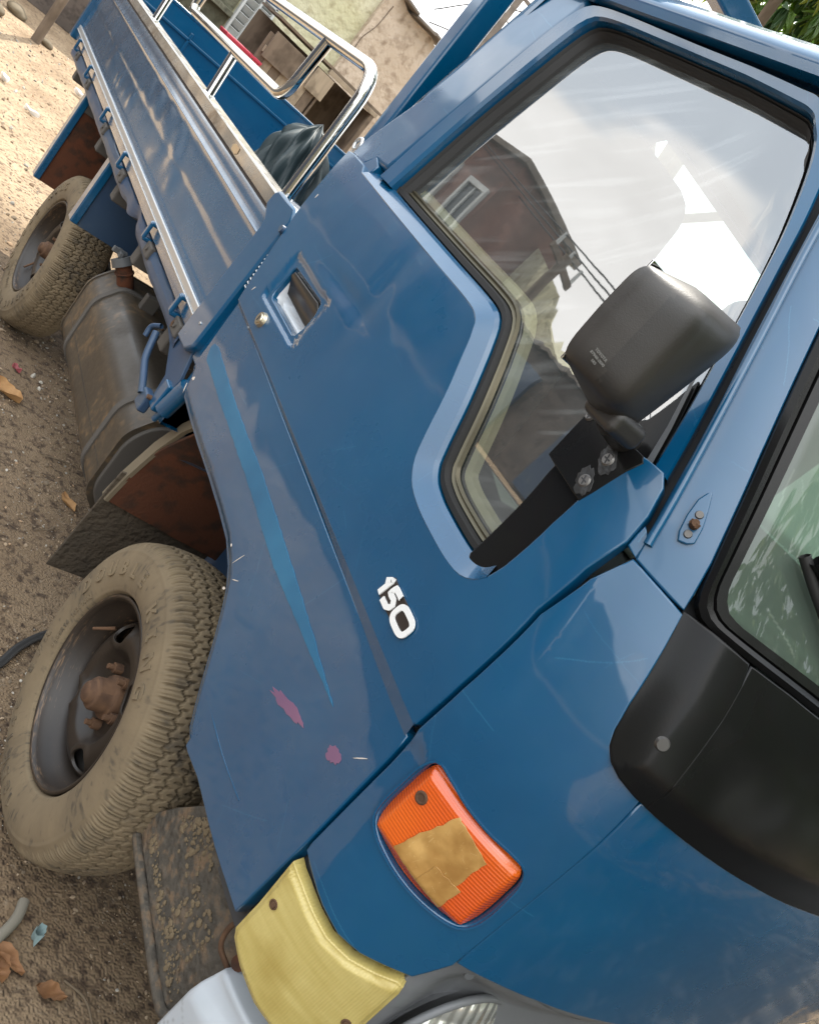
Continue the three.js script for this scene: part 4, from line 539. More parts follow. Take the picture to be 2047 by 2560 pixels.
// --- chassis
part('chassis_rail', [bx(4.0, 0.13, 0.06, -1.35, 0.58, 0.36, 0.008)], M.dark, false); part('chassis_rail', [bx(4.0, 0.13, 0.06, -1.35, 0.58, -0.36, 0.008)], M.dark, false);
part('rear_axle', [cyl([-2.26, 0.32, -0.6], [-2.26, 0.32, 0.6], 0.05, 0.05, 20), new THREE.SphereGeometry(0.14, 20, 14).translate(-2.26, 0.32, 0)], M.dark, false);
part('front_axle', [cyl([0, 0.32, -0.6], [0, 0.32, 0.6], 0.035)], M.dark, false);
for (const z of [0.46, -0.46]) part('leaf_spring', [tube([[-2.85, 0.50, z], [-2.26, 0.36, z], [-1.70, 0.50, z]], 0.024, 30, 6)], M.dark, false);
for (let i = 0; i < 6; i++) part('cross_member', [bx(0.05, 0.07, 1.54, -0.70 - i * 0.5, 0.80, 0, 0.006)], M.dark, false);
part('bed_stringer', [bx(2.85, 0.13, 0.07, -1.97, 0.71, 0.42, 0.006)], M.dark, false); part('bed_stringer', [bx(2.85, 0.13, 0.07, -1.97, 0.71, -0.42, 0.006)], M.dark, false);

// --- fuel tank
{
  const g = new THREE.Group(); g.name = 'fuel_tank'; truck.add(g); const tp = (n, q, m, own = false) => mesh(n, q, m, g, own);
  const sh = new THREE.Shape(), P = [[0.36, 0.245], [0.615, 0.245], [0.678, 0.312], [0.684, 0.505], [0.628, 0.588], [0.36, 0.592]]; // [z, y]
  const round = (pts, r) => { const s = new THREE.Shape(); pts.forEach((p, i) => { const a = pts[(i + pts.length - 1) % pts.length], b = pts[(i + 1) % pts.length], la = Math.hypot(a[0] - p[0], a[1] - p[1]), lb = Math.hypot(b[0] - p[0], b[1] - p[1]), k = Math.min(r, la * 0.48, lb * 0.48), p0 = [p[0] + (a[0] - p[0]) / la * k, p[1] + (a[1] - p[1]) / la * k], p1 = [p[0] + (b[0] - p[0]) / lb * k, p[1] + (b[1] - p[1]) / lb * k]; if (!i) s.moveTo(...p0); else s.lineTo(...p0); s.quadraticCurveTo(p[0], p[1], ...p1); }); s.closePath(); return s; };
  const ext = (pts, r, len, x0, bev) => { const q = new THREE.ExtrudeGeometry(round(pts, r), { depth: len, bevelEnabled: bev > 0, bevelSize: bev, bevelThickness: bev, bevelSegments: 3, curveSegments: 12 }); q.rotateY(-Math.PI / 2); q.translate(x0, 0, 0); return q; }; // shape x -> z, extruded towards -x
  const body = ext(P, 0.032, 0.93, -0.735, 0.0); tp('tank_body', body, M.tank);
  const grown = P.map(([z, y]) => [0.5 + (z - 0.5) * 1.015, 0.42 + (y - 0.42) * 1.02]);
  tp('end_seam', [ext(grown, 0.032, 0.008, -0.731, 0.001)], M.tank); tp('end_seam', [ext(grown, 0.032, 0.008, -1.662, 0.001)], M.tank);
  tp('end_plate', [ext(P.map(([z, y]) => [0.5 + (z - 0.5) * 0.93, 0.42 + (y - 0.42) * 0.92]), 0.06, 0.012, -0.722, 0.004)], M.dark);
  const st = P.map(([z, y]) => [0.5 + (z - 0.5) * 1.02, 0.42 + (y - 0.42) * 1.03]);
  for (const x of [-0.86, -1.50]) tp('strap', [ext(st, 0.032, 0.024, x, 0.001)], M.dark);
  tp('weld_line', [bx(0.93, 0.0022, 0.0022, -1.20, 0.375, 0.6805)], M.tank);
  tp('filler_neck', [tube([[-1.56, 0.555, 0.60], [-1.57, 0.605, 0.630], [-1.585, 0.635, 0.655]], 0.027, 16, 18), new THREE.TorusGeometry(0.028, 0.004, 8, 24).rotateX(-0.9).translate(-1.575, 0.615, 0.638)], M.rust);
  tp('filler_cap', [cyl([-1.582, 0.630, 0.650], [-1.591, 0.648, 0.668], 0.036, 0.034, 24), bx(0.015, 0.020, 0.050, -1.597, 0.660, 0.680, 0.004), bx(0.050, 0.020, 0.015, -1.597, 0.657, 0.677, 0.004)], M.greyCap);
  for (const [x, z] of [[-1.30, 0.50], [-0.93, 0.47]]) { tp('sender_plate', [cyl([x, 0.588, z], [x, 0.598, z], 0.045, 0.045, 28), cyl([x, 0.598, z], [x, 0.626, z], 0.009)], M.dark); for (let k = 0; k < 6; k++) tp('bolt', [cyl([x + 0.035 * Math.cos(k), 0.598, z + 0.035 * Math.sin(k)], [x + 0.035 * Math.cos(k), 0.604, z + 0.035 * Math.sin(k)], 0.005, 0.005, 6)], M.hub); }
  tp('hanger', [bx(0.86, 0.05, 0.04, -1.165, 0.615, 0.41, 0.004), bx(0.03, 0.10, 0.05, -0.86, 0.60, 0.585, 0.004), bx(0.03, 0.08, 0.05, -1.43, 0.60, 0.565, 0.004)], M.dark);
}

// --- load bed
const BZ = 0.815, BX0 = -3.42, BX1 = -0.522;
{
  const g = new THREE.Group(); g.name = 'side_board'; truck.add(g); const bp = (n, q, m, own = true) => mesh(n, q, m, g, own);
  // profile [y, z]; the lower field is battered
  const prof = [[0.893, 0.785], [0.893, 0.808], [0.897, 0.8135], [0.929, 0.8150], [0.932, 0.8135], [0.966, 0.8135], [0.969, 0.8125], [0.974, 0.8120], [0.99, 0.8122], [1.01, 0.8122], [1.03, 0.8122], [1.046, 0.8122], [1.057, 0.8120], [1.060, 0.8140], [1.075, 0.8145], [1.095, 0.8145], [1.115, 0.8145], [1.135, 0.8145], [1.146, 0.8140], [1.150, 0.8185], [1.154, 0.8185], [1.158, 0.8140], [1.175, 0.8135], [1.196, 0.8125], [1.200, 0.8085], [1.203, 0.795]];
  const nx = 260, pos = [], uv = [], idx = [], m = prof.length;
  const hit = rng(31), dents = Array.from({ length: 26 }, () => [BX0 + 0.3 + hit() * 2.1, 0.985 + hit() * 0.075, 0.012 + hit() * 0.035, (hit() - 0.35) * 0.0042]);
  const dz = (x, y) => { let z = 0.0015 * (fbm(x * 4 + 5, y * 9, 3) - 0.5); for (const [a, b, r, d] of dents) { const q = ((x - a) / (r * 1.5)) ** 2 + ((y - b) / r) ** 2; if (q < 6) z += d * Math.exp(-q); } if (y > 1.06 && y < 1.145) z += 0.0012 * Math.sin(x * 34 + y * 20) * step(-2.2, -1.7, x) * (1 - step(-1.3, -0.9, x)) * fbm(x * 3, y * 8, 2) + 0.002 * (fbm(x * 6, y * 10, 3) - 0.5); if (y < 0.93) z += 0.004 * (fbm(x * 5 + 2, 4, 3) - 0.5); return z; };
  for (let i = 0; i <= nx; i++) { const x = BX0 + (BX1 - BX0) * i / nx; prof.forEach(([y, z]) => { pos.push(x, y, z + dz(x, y)); uv.push(x, y); }); }
  for (let i = 0; i < nx; i++) for (let k = 0; k < m - 1; k++) { const a = i * m + k, b = a + m; idx.push(a, b, a + 1, a + 1, b, b + 1); }
  let q = new THREE.BufferGeometry(); q.setAttribute('position', new THREE.Float32BufferAttribute(pos, 3)); q.setAttribute('uv', new THREE.Float32BufferAttribute(uv, 2)); q.setIndex(idx); q.computeVertexNormals();
  bp('board_skin', q, M.paintDull);
  bp('board_inner', [bx(BX1 - BX0, 0.30, 0.012, (BX0 + BX1) / 2, 1.045, 0.785)], M.paint, false);
  bp('trim_strip', [bx(BX1 - BX0 - 0.02, 0.0195, 0.007, (BX0 + BX1) / 2, 0.9410, 0.8165, 0.003)], M.trim, false);
  bp('trim_lip', [bx(BX1 - BX0 - 0.02, 0.004, 0.009, (BX0 + BX1) / 2, 0.9295, 0.8180, 0.0015)], M.trim, false);
  const seal = std({ color: lin(0.05, 0.04, 0.035), roughness: 0.8 }); bp('rail_gasket', [bx(BX1 - BX0, 0.010, 0.012, (BX0 + BX1) / 2, 1.2025, 0.8075)], seal, false);
}
{ // bright metal capping on the board
  const g = new THREE.Group(); g.name = 'rail_capping'; truck.add(g);
  const rows = [[1.2065, 0.7985], [1.2065, 0.8195], [1.2075, 0.8210], [1.2350, 0.8190], [1.2378, 0.8165], [1.2385, 0.812], [1.2385, 0.772], [1.2360, 0.768], [1.2080, 0.766]].map(([y, z]) => Array.from({ length: 150 }, (_, i) => { const x = BX0 + 0.02 + (BX1 - BX0 - 0.03) * i / 149; return V(x, y + 0.0010 * (fbm(x * 6, y * 20, 3) - 0.5), z + 0.0025 * (fbm(x * 7 + 3, y * 30, 3) - 0.5)); }));
  const rib = ribbon(rows); mesh('capping', rib, M.steel, g, true);
  const p = new THREE.Group();
  mesh('rust_patch', flat([[-0.935, 1.2105], [-0.90, 1.2095], [-0.885, 1.216], [-0.893, 1.227], [-0.925, 1.2285], [-0.942, 1.222]], (x, y) => V(x, y, 0.8222), V(0, 0, 1), { h: 0.02, thick: 0.0008, roll: 0.0004 }), std({ map: tex(64, 64, (u, v) => mixc([0.66, 0.52, 0.36], [0.76, 0.66, 0.52], fbm(u * 6, v * 6, 4, 6))), roughness: 0.8 }), g, true);
  mesh('end_cap', [bx(0.012, 0.036, 0.056, BX1 - 0.012, 1.2225, 0.794, 0.003)], M.steel, g);
}
{ // chrome tube rack standing on the capping
  const g = new THREE.Group(); g.name = 'tube_rack'; truck.add(g); const z = 0.792, r = 0.0145;
  mesh('outer_tube', bentPipe([[-0.590, 1.236, z], [-0.600, 1.550, z], [-2.05, 1.534, z], [-2.055, 1.36, z]], r, 0.075, 16), M.chrome, g);
  mesh('inner_tube', bentPipe([[-2.06, 1.37, z], [-2.055, 1.36, z], [-0.945, 1.378, z], [-0.925, 1.540, z]], r, 0.055, 16), M.chrome, g);
  for (const x of [-1.415, -2.42]) mesh('post', [cyl([x + 0.005, 1.236, z], [x - 0.02, x < -2 ? 1.534 : 1.366, z], 0.0135, 0.0135, 16), cyl([x + 0.005, 1.236, z], [x + 0.005, 1.241, z], 0.02, 0.018, 16)], M.chrome, g);
  mesh('rear_tube', bentPipe([[-2.055, 1.534, z], [-3.05, 1.53, z], [-3.06, 1.236, z]], r, 0.07, 16), M.chrome, g);
}
{ // corner post at the front of the bed
  const g = new THREE.Group(); g.name = 'corner_post'; truck.add(g);
  mesh('post', flat([[-0.523, 0.880], [-0.470, 0.880], [-0.448, 0.902], [-0.448, 1.225], [-0.462, 1.243], [-0.555, 1.243], [-0.568, 1.234], [-0.570, 1.212], [-0.530, 1.188], [-0.523, 1.17]], (x, y) => V(x, y, 0.826 - 0.006 * step(0.0, 1, (x + 0.523) / 0.08)), V(0, 0, 1), { h: 0.03, thick: 0.05, roll: 0.007 }), M.paint, g, true);
  mesh('post_side', bx(0.06, 0.36, 0.05, -0.43, 1.05, 0.775, 0.006), M.paint, g);
  const coil = Array.from({ length: 90 }, (_, i) => { const t = i / 89, a = t * 6.2832 * 9; return [-0.418 - 0.004 * t + 0.009 * Math.cos(a), 1.07 + 0.085 * t, 0.812 + 0.009 * Math.sin(a)]; }); mesh('spring', tube(coil, 0.0018, 400, 6), M.trim, g);
  mesh('latch_rod', [tube([[-0.418, 1.155, 0.812], [-0.425, 1.18, 0.814], [-0.43, 1.215, 0.815], [-0.44, 1.225, 0.815]], 0.003, 20, 6), cyl([-0.44, 1.205, 0.818], [-0.44, 1.205, 0.828], 0.010, 0.008, 12)], M.paintOld, g);
  mesh('rivet', [cyl([-0.475, 0.94, 0.818], [-0.475, 0.94, 0.824], 0.004, 0.003, 10)], M.trim, g);
}
{ // dented rail under the board, with tie hooks
  const g = new THREE.Group(); g.name = 'bed_edge_rail'; truck.add(g);
  const wob = (x) => 0.012 * (fbm(x * 3 + 8, 2, 3) - 0.5) + 0.030 * Math.exp(-(((x + 1.285) / 0.05) ** 2)) + 0.010 * Math.exp(-(((x + 1.44) / 0.05) ** 2));
  const rows = [[0.882, 0.775], [0.882, 0.800], [0.879, 0.8045], [0.862, 0.806], [0.845, 0.805], [0.833, 0.801], [0.830, 0.790], [0.830, 0.765]].map(([y, z], k) => Array.from({ length: 200 }, (_, i) => { const x = BX0 + 0.1 + (-0.55 - BX0 - 0.1) * i / 199, t = k / 7; return V(x, y + wob(x) * t + 0.002 * (fbm(x * 14, k, 2) - 0.5), z - 0.6 * wob(x) * t + 0.010 * (fbm(x * 6, k * 0.6 + 3, 3) - 0.5)); }));
  mesh('rail', ribbon(rows), M.paintOld, g, true);
  for (const x of [-3.17, -2.705, -2.11, -1.625, -1.055, -0.625]) {
    mesh('tie_hook', [bx(0.016, 0.050, 0.010, x, 0.903, 0.828, 0.004), bx(0.016, 0.012, 0.030, x, 0.880, 0.815, 0.004), bx(0.016, 0.012, 0.018, x, 0.925, 0.822, 0.004)], M.paint, g);
    mesh('hinge_block', [bx(0.055, 0.034, 0.016, x + 0.035, 0.868, 0.806, 0.004), cyl([x + 0.035, 0.872, 0.812], [x + 0.035, 0.872, 0.818], 0.008)], M.dark, g);
  }
}
{ // drop-side latch hanging under the post
  const g = new THREE.Group(); g.name = 'board_latch'; truck.add(g);
  mesh('bracket_plate', flat([[-0.66, 0.885], [-0.47, 0.885], [-0.43, 0.82], [-0.445, 0.735], [-0.485, 0.735], [-0.50, 0.79], [-0.58, 0.83], [-0.655, 0.842]], (x, y) => V(x, y, 0.802), V(0, 0, 1), { h: 0.05, thick: 0.008, roll: 0.002 }), M.paintOld, g, true);
  mesh('lever', bentPipe([[-0.630, 0.820, 0.822], [-0.585, 0.770, 0.826], [-0.515, 0.745, 0.826], [-0.495, 0.728, 0.822]], 0.0085, 0.02, 10), M.paintOld, g);
  mesh('knob', bx(0.044, 0.046, 0.022, -0.482, 0.722, 0.812, 0.006), M.paintOld, g);
  mesh('hinge_tube', [cyl([-0.40, 0.83, 0.79], [-0.425, 0.745, 0.79], 0.020, 0.020, 18), cyl([-0.425, 0.745, 0.79], [-0.435, 0.712, 0.79], 0.007, 0.007, 10)], M.paint, g);
  mesh('block', bx(0.035, 0.07, 0.025, -0.445, 0.765, 0.80, 0.004), M.paint, g);
  mesh('bolt', [cyl([-0.60, 0.868, 0.806], [-0.60, 0.868, 0.818], 0.010, 0.008, 6), cyl([-0.462, 0.742, 0.812], [-0.462, 0.742, 0.822], 0.006, 0.005, 10)], M.hub, g);
  mesh('hook_pin', [tube([[-0.655, 0.83, 0.81], [-0.675, 0.81, 0.82], [-0.668, 0.785, 0.822]], 0.0065, 14, 8)], M.paintOld, g);
}
{ // tailgate, far board, floor, headboard frame
  const tg = new THREE.Group(); tg.name = 'tailgate'; truck.add(tg);
  mesh('gate_panel', [bx(0.035, 0.40, 1.60, -3.415, 1.105, 0, 0.008)], M.paint, tg); mesh('gate_rib', [bx(0.012, 0.014, 1.56, -3.392, 1.215, 0, 0.004)], M.paint, tg); mesh('gate_rib', [bx(0.012, 0.30, 0.014, -3.392, 1.10, 0.42, 0.004)], M.paint, tg); mesh('gate_edge', [bx(0.045, 0.016, 1.60, -3.415, 1.304, 0, 0.006)], M.paintDull, tg);
  mesh('rear_corner_plate', [bx(0.05, 0.42, 0.035, -3.44, 1.09, 0.812, 0.006)], M.paint, tg);
  part('far_side_board', [bx(BX1 - BX0, 0.32, 0.03, (BX0 + BX1) / 2, 1.05, -0.80, 0.006)], M.paint, false);
  part('bed_floor', [bx(BX1 - BX0, 0.03, 1.60, (BX0 + BX1) / 2, 0.925, 0)], M.paintOld, false);
  const hb = new THREE.Group(); hb.name = 'headboard_frame'; truck.add(hb);
  for (const z of [0.742, -0.742]) mesh('upright', bx(0.050, 1.24, 0.050, -0.508, 1.55, z, 0.007), M.paint, hb);
  mesh('top_bar', bx(0.055, 0.055, 1.54, -0.508, 2.15, 0, 0.007), M.paint, hb); mesh('middle_bar', bx(0.040, 0.040, 1.43, -0.508, 1.30, 0, 0.007), M.paint, hb);
  mesh('wing_bolt', [cyl([-0.49, 1.405, 0.768], [-0.49, 1.405, 0.785], 0.010, 0.010, 12), new THREE.TorusGeometry(0.012, 0.004, 8, 18).translate(-0.49, 1.422, 0.785), new THREE.TorusGeometry(0.008, 0.004, 8, 18).translate(-0.487, 1.388, 0.785)], M.trim, hb);
  part('headboard_panel', [bx(0.02, 0.34, 1.56, -0.535, 1.06, 0, 0.004)], M.paint, false);
}
// --- rear wheel mudguards
for (const [x, y0, y1, m, nm] of [[-1.86, 0.585, 0.84, M.paint, 'rear_mudguard'], [-2.68, 0.43, 0.84, M.hub, 'rear_mudguard']]) {
  const g = new THREE.Group(); g.name = nm; truck.add(g);
  mesh('plate', flat([[-0.785, y0], [-0.44, y0], [-0.44, y1], [-0.785, y1]], (a, y) => V(x - 0.006 * Math.exp(-(((a + 0.65) / 0.012) ** 2)) * step(0.62, 0.66, y) * (1 - step(0.74, 0.78, y)), y, -a), V(1, 0, 0), { h: 0.02, thick: 0.004, roll: 0.002 }), m === M.hub ? M.rust : M.paintOld, g, true);
  mesh('flange', [bx(0.05, y1 - y0, 0.006, x - 0.022, (y0 + y1) / 2, 0.787, 0.002), bx(0.008, y1 - y0, 0.024, x + 0.005, (y0 + y1) / 2, 0.776, 0.003)], M.paint, g);
}

// ---------------------------------------------------------------- load left in the bed
{
  const pos = [], idx = [], uv = [], N = 90, K = 46, rr = [];
  const prof = pchip([0, 0.25, 0.5, 0.75, 0.92, 1], [0.12, 0.122, 0.108, 0.09, 0.055, 0.002]);
  for (let k = 0; k <= K; k++) for (let i = 0; i <= N; i++) { const t = k / K, a = i / N * Math.PI * 2; const fold = 0.020 * Math.sin(a * 9 + t * 5 + 2 * Math.sin(t * 7)) * (0.4 + 0.6 * (1 - t)) + 0.012 * Math.sin(a * 17 - t * 9) + 0.03 * (fbm(3 + Math.cos(a) * 1.5 + t * 3, 7 + Math.sin(a) * 1.5, 3) - 0.5), r = prof(t) + (t < 0.99 ? fold : 0);
    pos.push(-1.235 + r * 1.10 * Math.cos(a) + 0.05 * (1 - t), 0.942 + 0.435 * t + 0.014 * Math.sin(a * 2 + 1) * t, 0.555 + r * 0.95 * Math.sin(a)); uv.push(a * 0.15, t * 0.45); }
  for (let k = 0; k < K; k++) for (let i = 0; i < N; i++) { const a = k * (N + 1) + i, b = a + N + 1; idx.push(a, b, a + 1, a + 1, b, b + 1); }
  const g = new THREE.BufferGeometry(); g.setAttribute('position', new THREE.Float32BufferAttribute(pos, 3)); g.setAttribute('uv', new THREE.Float32BufferAttribute(uv, 2)); g.setIndex(idx); g.computeVertexNormals();
  tag(mesh('tarp_bundle', g, M.cloth, scene, true), 'crumpled dark green tarp bundle standing in the truck bed', 'tarp');
}

// ---------------------------------------------------------------- buildings behind the truck
const plaster = (a, b, c, s = 1) => tex(512, 512, (u, v) => { const n = fbm(u * 5, v * 5, 6, 5), m = fbm(u * 24, v * 24, 4, 24), k = Math.abs(fbm(u * 7 + 3, v * 7, 4, 7) - 0.5); return mixc(mixc(a, b, clamp(n * 1.6 - 0.3)), c, clamp((m - 0.55) * 3) * 0.7 + clamp((0.006 - k) * 120) * 0.5); });
const wallBump = rep(M.tape.bumpMap, 1);
M.cream2 = std({ map: plaster([0.74, 0.72, 0.58], [0.80, 0.78, 0.68], [0.60, 0.56, 0.44]), roughness: 0.95, bumpMap: wallBump, bumpScale: 0.02 }); M.cream2.map.repeat.set(0.4, 0.4);
M.pale = std({ map: plaster([0.70, 0.63, 0.55], [0.78, 0.72, 0.65], [0.50, 0.43, 0.36]), roughness: 0.95, bumpMap: wallBump, bumpScale: 0.02 }); M.pale.map.repeat.set(0.4, 0.4);
M.grimy = std({ map: plaster([0.42, 0.42, 0.36], [0.54, 0.53, 0.45], [0.24, 0.24, 0.20]), roughness: 0.95, bumpMap: wallBump, bumpScale: 0.02 }); M.grimy.map.repeat.set(0.5, 0.5);
M.shed = std({ map: plaster([0.30, 0.27, 0.25], [0.40, 0.36, 0.33], [0.18, 0.16, 0.15]), roughness: 0.95 }); M.shed.map.repeat.set(0.6, 0.6);
const wood = (a, b) => tex(256, 512, (u, v) => { const n = fbm(u * 22, v * 3, 5, 22), m = fbm(u * 5, v * 5, 4, 5); return mixc(mixc(a, b, n), [0.24, 0.20, 0.16], clamp((m - 0.55) * 2.2)); });
M.plank = std({ map: wood([0.50, 0.45, 0.38], [0.66, 0.60, 0.52]), roughness: 0.92 }); M.plankDark = std({ map: wood([0.36, 0.31, 0.26], [0.50, 0.44, 0.38]), roughness: 0.92 });
M.redPlastic = std({ color: lin(0.42, 0.03, 0.06), roughness: 0.45 });
M.whitewash = std({ map: tex(128, 128, (u, v) => mixc([0.72, 0.73, 0.72], [0.82, 0.83, 0.82], fbm(u * 5, v * 5, 4, 5))), roughness: 0.9 });
M.tin = std({ map: tex(256, 256, (u, v) => mixc([0.36, 0.33, 0.30], [0.50, 0.46, 0.42], fbm(u * 6, v * 6, 5, 6))), roughness: 0.7, metalness: 0.3 });
{
  const g = thing('plastered_house', 'cream plastered house with white louvre window behind the tailgate', 'house', [-12, 0, -3.2]); const hp = (n, q, m) => mesh(n, q, m, g);
  const wy = [1.20, 1.90], wz = [0.78, 1.18]; // window, relative z (world -2.42 .. -2.02)
  hp('wall', [bx(0.2, wy[0], 1.6, -0.1, wy[0] / 2, 0.40)], M.cream2); hp('wall', [bx(0.2, 3.3 - wy[1], 1.6, -0.1, (3.3 + wy[1]) / 2, 0.40)], M.cream2); hp('wall', [bx(0.2, wy[1] - wy[0], wz[0] + 0.40, -0.1, 1.55, (wz[0] - 0.40) / 2)], M.cream2); hp('wall', [bx(0.2, wy[1] - wy[0], 0.02, -0.1, 1.55, 1.19)], M.cream2);
  hp('window_frame', [bx(0.10, 0.05, 0.44, 0.02, wy[0], 0.98, 0.004), bx(0.10, 0.06, 0.44, 0.02, wy[1], 0.98, 0.004), bx(0.10, 0.7, 0.035, 0.02, 1.55, 1.185, 0.004), bx(0.10, 0.7, 0.035, 0.02, 1.55, 0.78, 0.004), bx(0.10, 0.7, 0.030, 0.02, 1.55, 0.985, 0.004)], M.whitewash);
  for (let c = 0; c < 2; c++) for (let k = 0; k < 6; k++) { const b = bx(0.012, 0.115, 0.18, 0, 0, 0, 0.003); b.rotateZ(-0.55); b.translate(0.0, 1.265 + k * 0.114, 0.882 + c * 0.205); hp('louvre_slat', b, M.whitewash); }
  hp('room_wall', [bx(0.02, 3.2, 1.6, -1.6, 1.6, 0.4)], M.grimy); hp('room_side', [bx(1.5, 3.2, 0.05, -0.9, 1.6, 1.18)], M.grimy); hp('room_side', [bx(1.5, 3.2, 0.05, -0.9, 1.6, -0.37)], M.grimy); hp('room_ceiling', [bx(1.5, 0.05, 1.5, -0.9, 3.2, 0.4)], M.grimy);
  hp('drip_course', [bx(0.14, 0.06, 1.6, 0.02, 3.27, 0.40, 0.01)], M.cream2);
}
{
  const g = thing('pale_gable_house', 'pale cracked plaster gable wall with dark tin eaves', 'house', [-11.9, 0, -4.3]); const hp = (n, q, m) => mesh(n, q, m, g);
  const wall = new THREE.Shape([[-1.0, 0], [0.78, 0], [0.78, 3.25], [0.70, 3.28], [0.45, 3.16], [0.30, 3.13], [-0.10, 3.16], [-0.55, 3.00], [-1.0, 2.85]].map(([a, b]) => new THREE.Vector2(-a, b))); const q = new THREE.ExtrudeGeometry(wall, { depth: 0.2, bevelEnabled: false }); q.rotateY(Math.PI / 2); q.translate(-0.2, 0, 0); hp('wall', q, M.pale);
  for (const [z, y, w, r] of [[0.50, 3.225, 0.30, 0.10], [0.16, 3.19, 0.40, -0.05], [-0.22, 3.20, 0.40, 0.08], [-0.60, 3.10, 0.42, 0.32]]) { const b = bx(0.6, 0.035, w, -0.06, 0, 0, 0.004); b.rotateX(-r); b.translate(0, y, z); hp('eave_sheet', b, M.tin); }
  hp('wall_crack', [tube([[0.006, 3.05, 0.64], [0.006, 2.7, 0.66], [0.006, 2.45, 0.73], [0.006, 2.2, 0.72]], 0.006, 30, 5)], M.plankDark);
}
{ const g = thing('grimy_annexe', 'low grimy concrete annexe wall beside the louvre window', 'annexe', [-12.1, 0, -1.4]); mesh('wall', [bx(0.2, 2.6, 1.2, -0.1, 1.3, 0.0)], M.grimy, g); mesh('coping', [bx(0.3, 0.07, 1.24, -0.08, 2.63, 0, 0.01)], M.grimy, g); mesh('ledge', [bx(0.12, 0.08, 1.2, 0.06, 1.42, 0, 0.01)], M.grimy, g); }
{
  const g = thing('tin_shed', 'dark tin roofed shed with timber posts beyond the tailgate', 'shed', [-10.9, 0, 1.3]); const hp = (n, q, m) => mesh(n, q, m, g);
  for (let i = 0; i < 14; i++) { const w = 0.30; hp('plank', [bx(0.03, 2.25, w - 0.012, 0.004 * (i % 3), 1.125, -1.95 + i * w, 0.004)], i % 3 ? M.shed : M.plankDark); }
  hp('roof_sheet', [(() => { const b = bx(3.2, 0.04, 4.5, -1.2, 0, 0); b.rotateZ(0.10); b.translate(0, 2.42, 0); return b; })()], M.tin);
  for (const z of [-1.9, -0.2, 1.6]) hp('post', [cyl([0.30, 0, z], [0.30, 2.3, z], 0.055, 0.045, 10)], M.plankDark);
  hp('low_wall', [bx(0.14, 0.45, 4.1, 0.12, 0.225, 0, 0.01)], M.shed); hp('side_wall', [bx(2.4, 2.25, 0.08, -1.2, 1.125, -2.1)], M.shed);
}
{ const g = thing('timber_post', 'bare leaning timber post with orange stain outside the shed', 'post', [-8.62, 0, 0.22]); mesh('shaft', [tube([[0, -0.05, 0], [0.01, 0.9, -0.02], [-0.03, 1.9, -0.06]], 0.045, 20, 12)], M.plankDark, g); }
{
  const g = thing('timber_kiosk', 'weathered plank kiosk with a dark doorway against the pale wall', 'kiosk', [-10.2, 0, -2.85]); const hp = (n, q, m) => mesh(n, q, m, g), r = rng(9);
  for (let i = 0; i < 7; i++) hp('plank', [bx(0.022, 1.60 + 0.06 * r(), 0.124, 0.006 * r(), 0.80, 0.82 - i * 0.128, 0.003)], i % 2 ? M.plank : M.plankDark);
  hp('batten', [bx(0.030, 0.085, 0.50, 0.04, 1.405, 0.60, 0.003)], M.plank); hp('panel_board', [bx(0.03, 0.34, 0.46, 0.06, 1.49, 0.60, 0.003)], M.plankDark); hp('panel_board', [bx(0.025, 0.30, 0.28, 0.05, 1.54, 0.04, 0.003)], M.plank);
  hp('lintel', [bx(0.08, 0.06, 0.86, 0.03, 1.75, -0.40, 0.004)], M.plank); hp('door_post', [bx(0.07, 1.72, 0.06, 0.02, 0.86, -0.78, 0.004)], M.plankDark); hp('back_wall', [bx(0.02, 1.72, 1.75, -0.9, 0.86, 0)], M.plankDark); hp('side', [bx(0.9, 1.72, 0.03, -0.45, 0.86, -0.80)], M.plankDark); hp('inner_side', [bx(0.9, 1.6, 0.03, -0.45, 0.80, -0.06)], M.plankDark);
  hp('roof_board', [bx(1.0, 0.03, 1.75, -0.45, 1.80, 0.0)], M.plankDark);
}
for (let k = 0; k < 4; k++) {
  const g = thing('plastic_crate', ['red slatted crate at the bottom of the stack beside the plank kiosk', 'red slatted crate second from the bottom of its stack', 'red slatted crate just under the topmost one of its stack', 'red slatted plastic crate on top of its stack beside the plank kiosk'][k], 'crate', [-10.1, k * 0.315, -1.76], 'stack of red crates'); const cp2 = (n, q) => mesh(n, q, M.redPlastic, g);
  cp2('base', bx(0.36, 0.02, 0.50, 0, 0.012, 0, 0.004)); cp2('rim', [bx(0.03, 0.03, 0.52, 0.18, 0.295, 0, 0.006), bx(0.03, 0.03, 0.52, -0.18, 0.295, 0, 0.006), bx(0.36, 0.03, 0.03, 0, 0.295, 0.245, 0.006), bx(0.36, 0.03, 0.03, 0, 0.295, -0.245, 0.006)]);
  for (let i = 0; i < 12; i++) cp2('slat', bx(0.014, 0.28, 0.022, 0.18, 0.15, -0.24 + i * 0.0436, 0.003)); cp2('end_panel', bx(0.36, 0.28, 0.012, 0, 0.15, 0.245, 0.003)); cp2('end_panel', bx(0.36, 0.28, 0.012, 0, 0.15, -0.245, 0.003)); cp2('back_panel', bx(0.012, 0.28, 0.48, -0.18, 0.15, 0, 0.003));
}
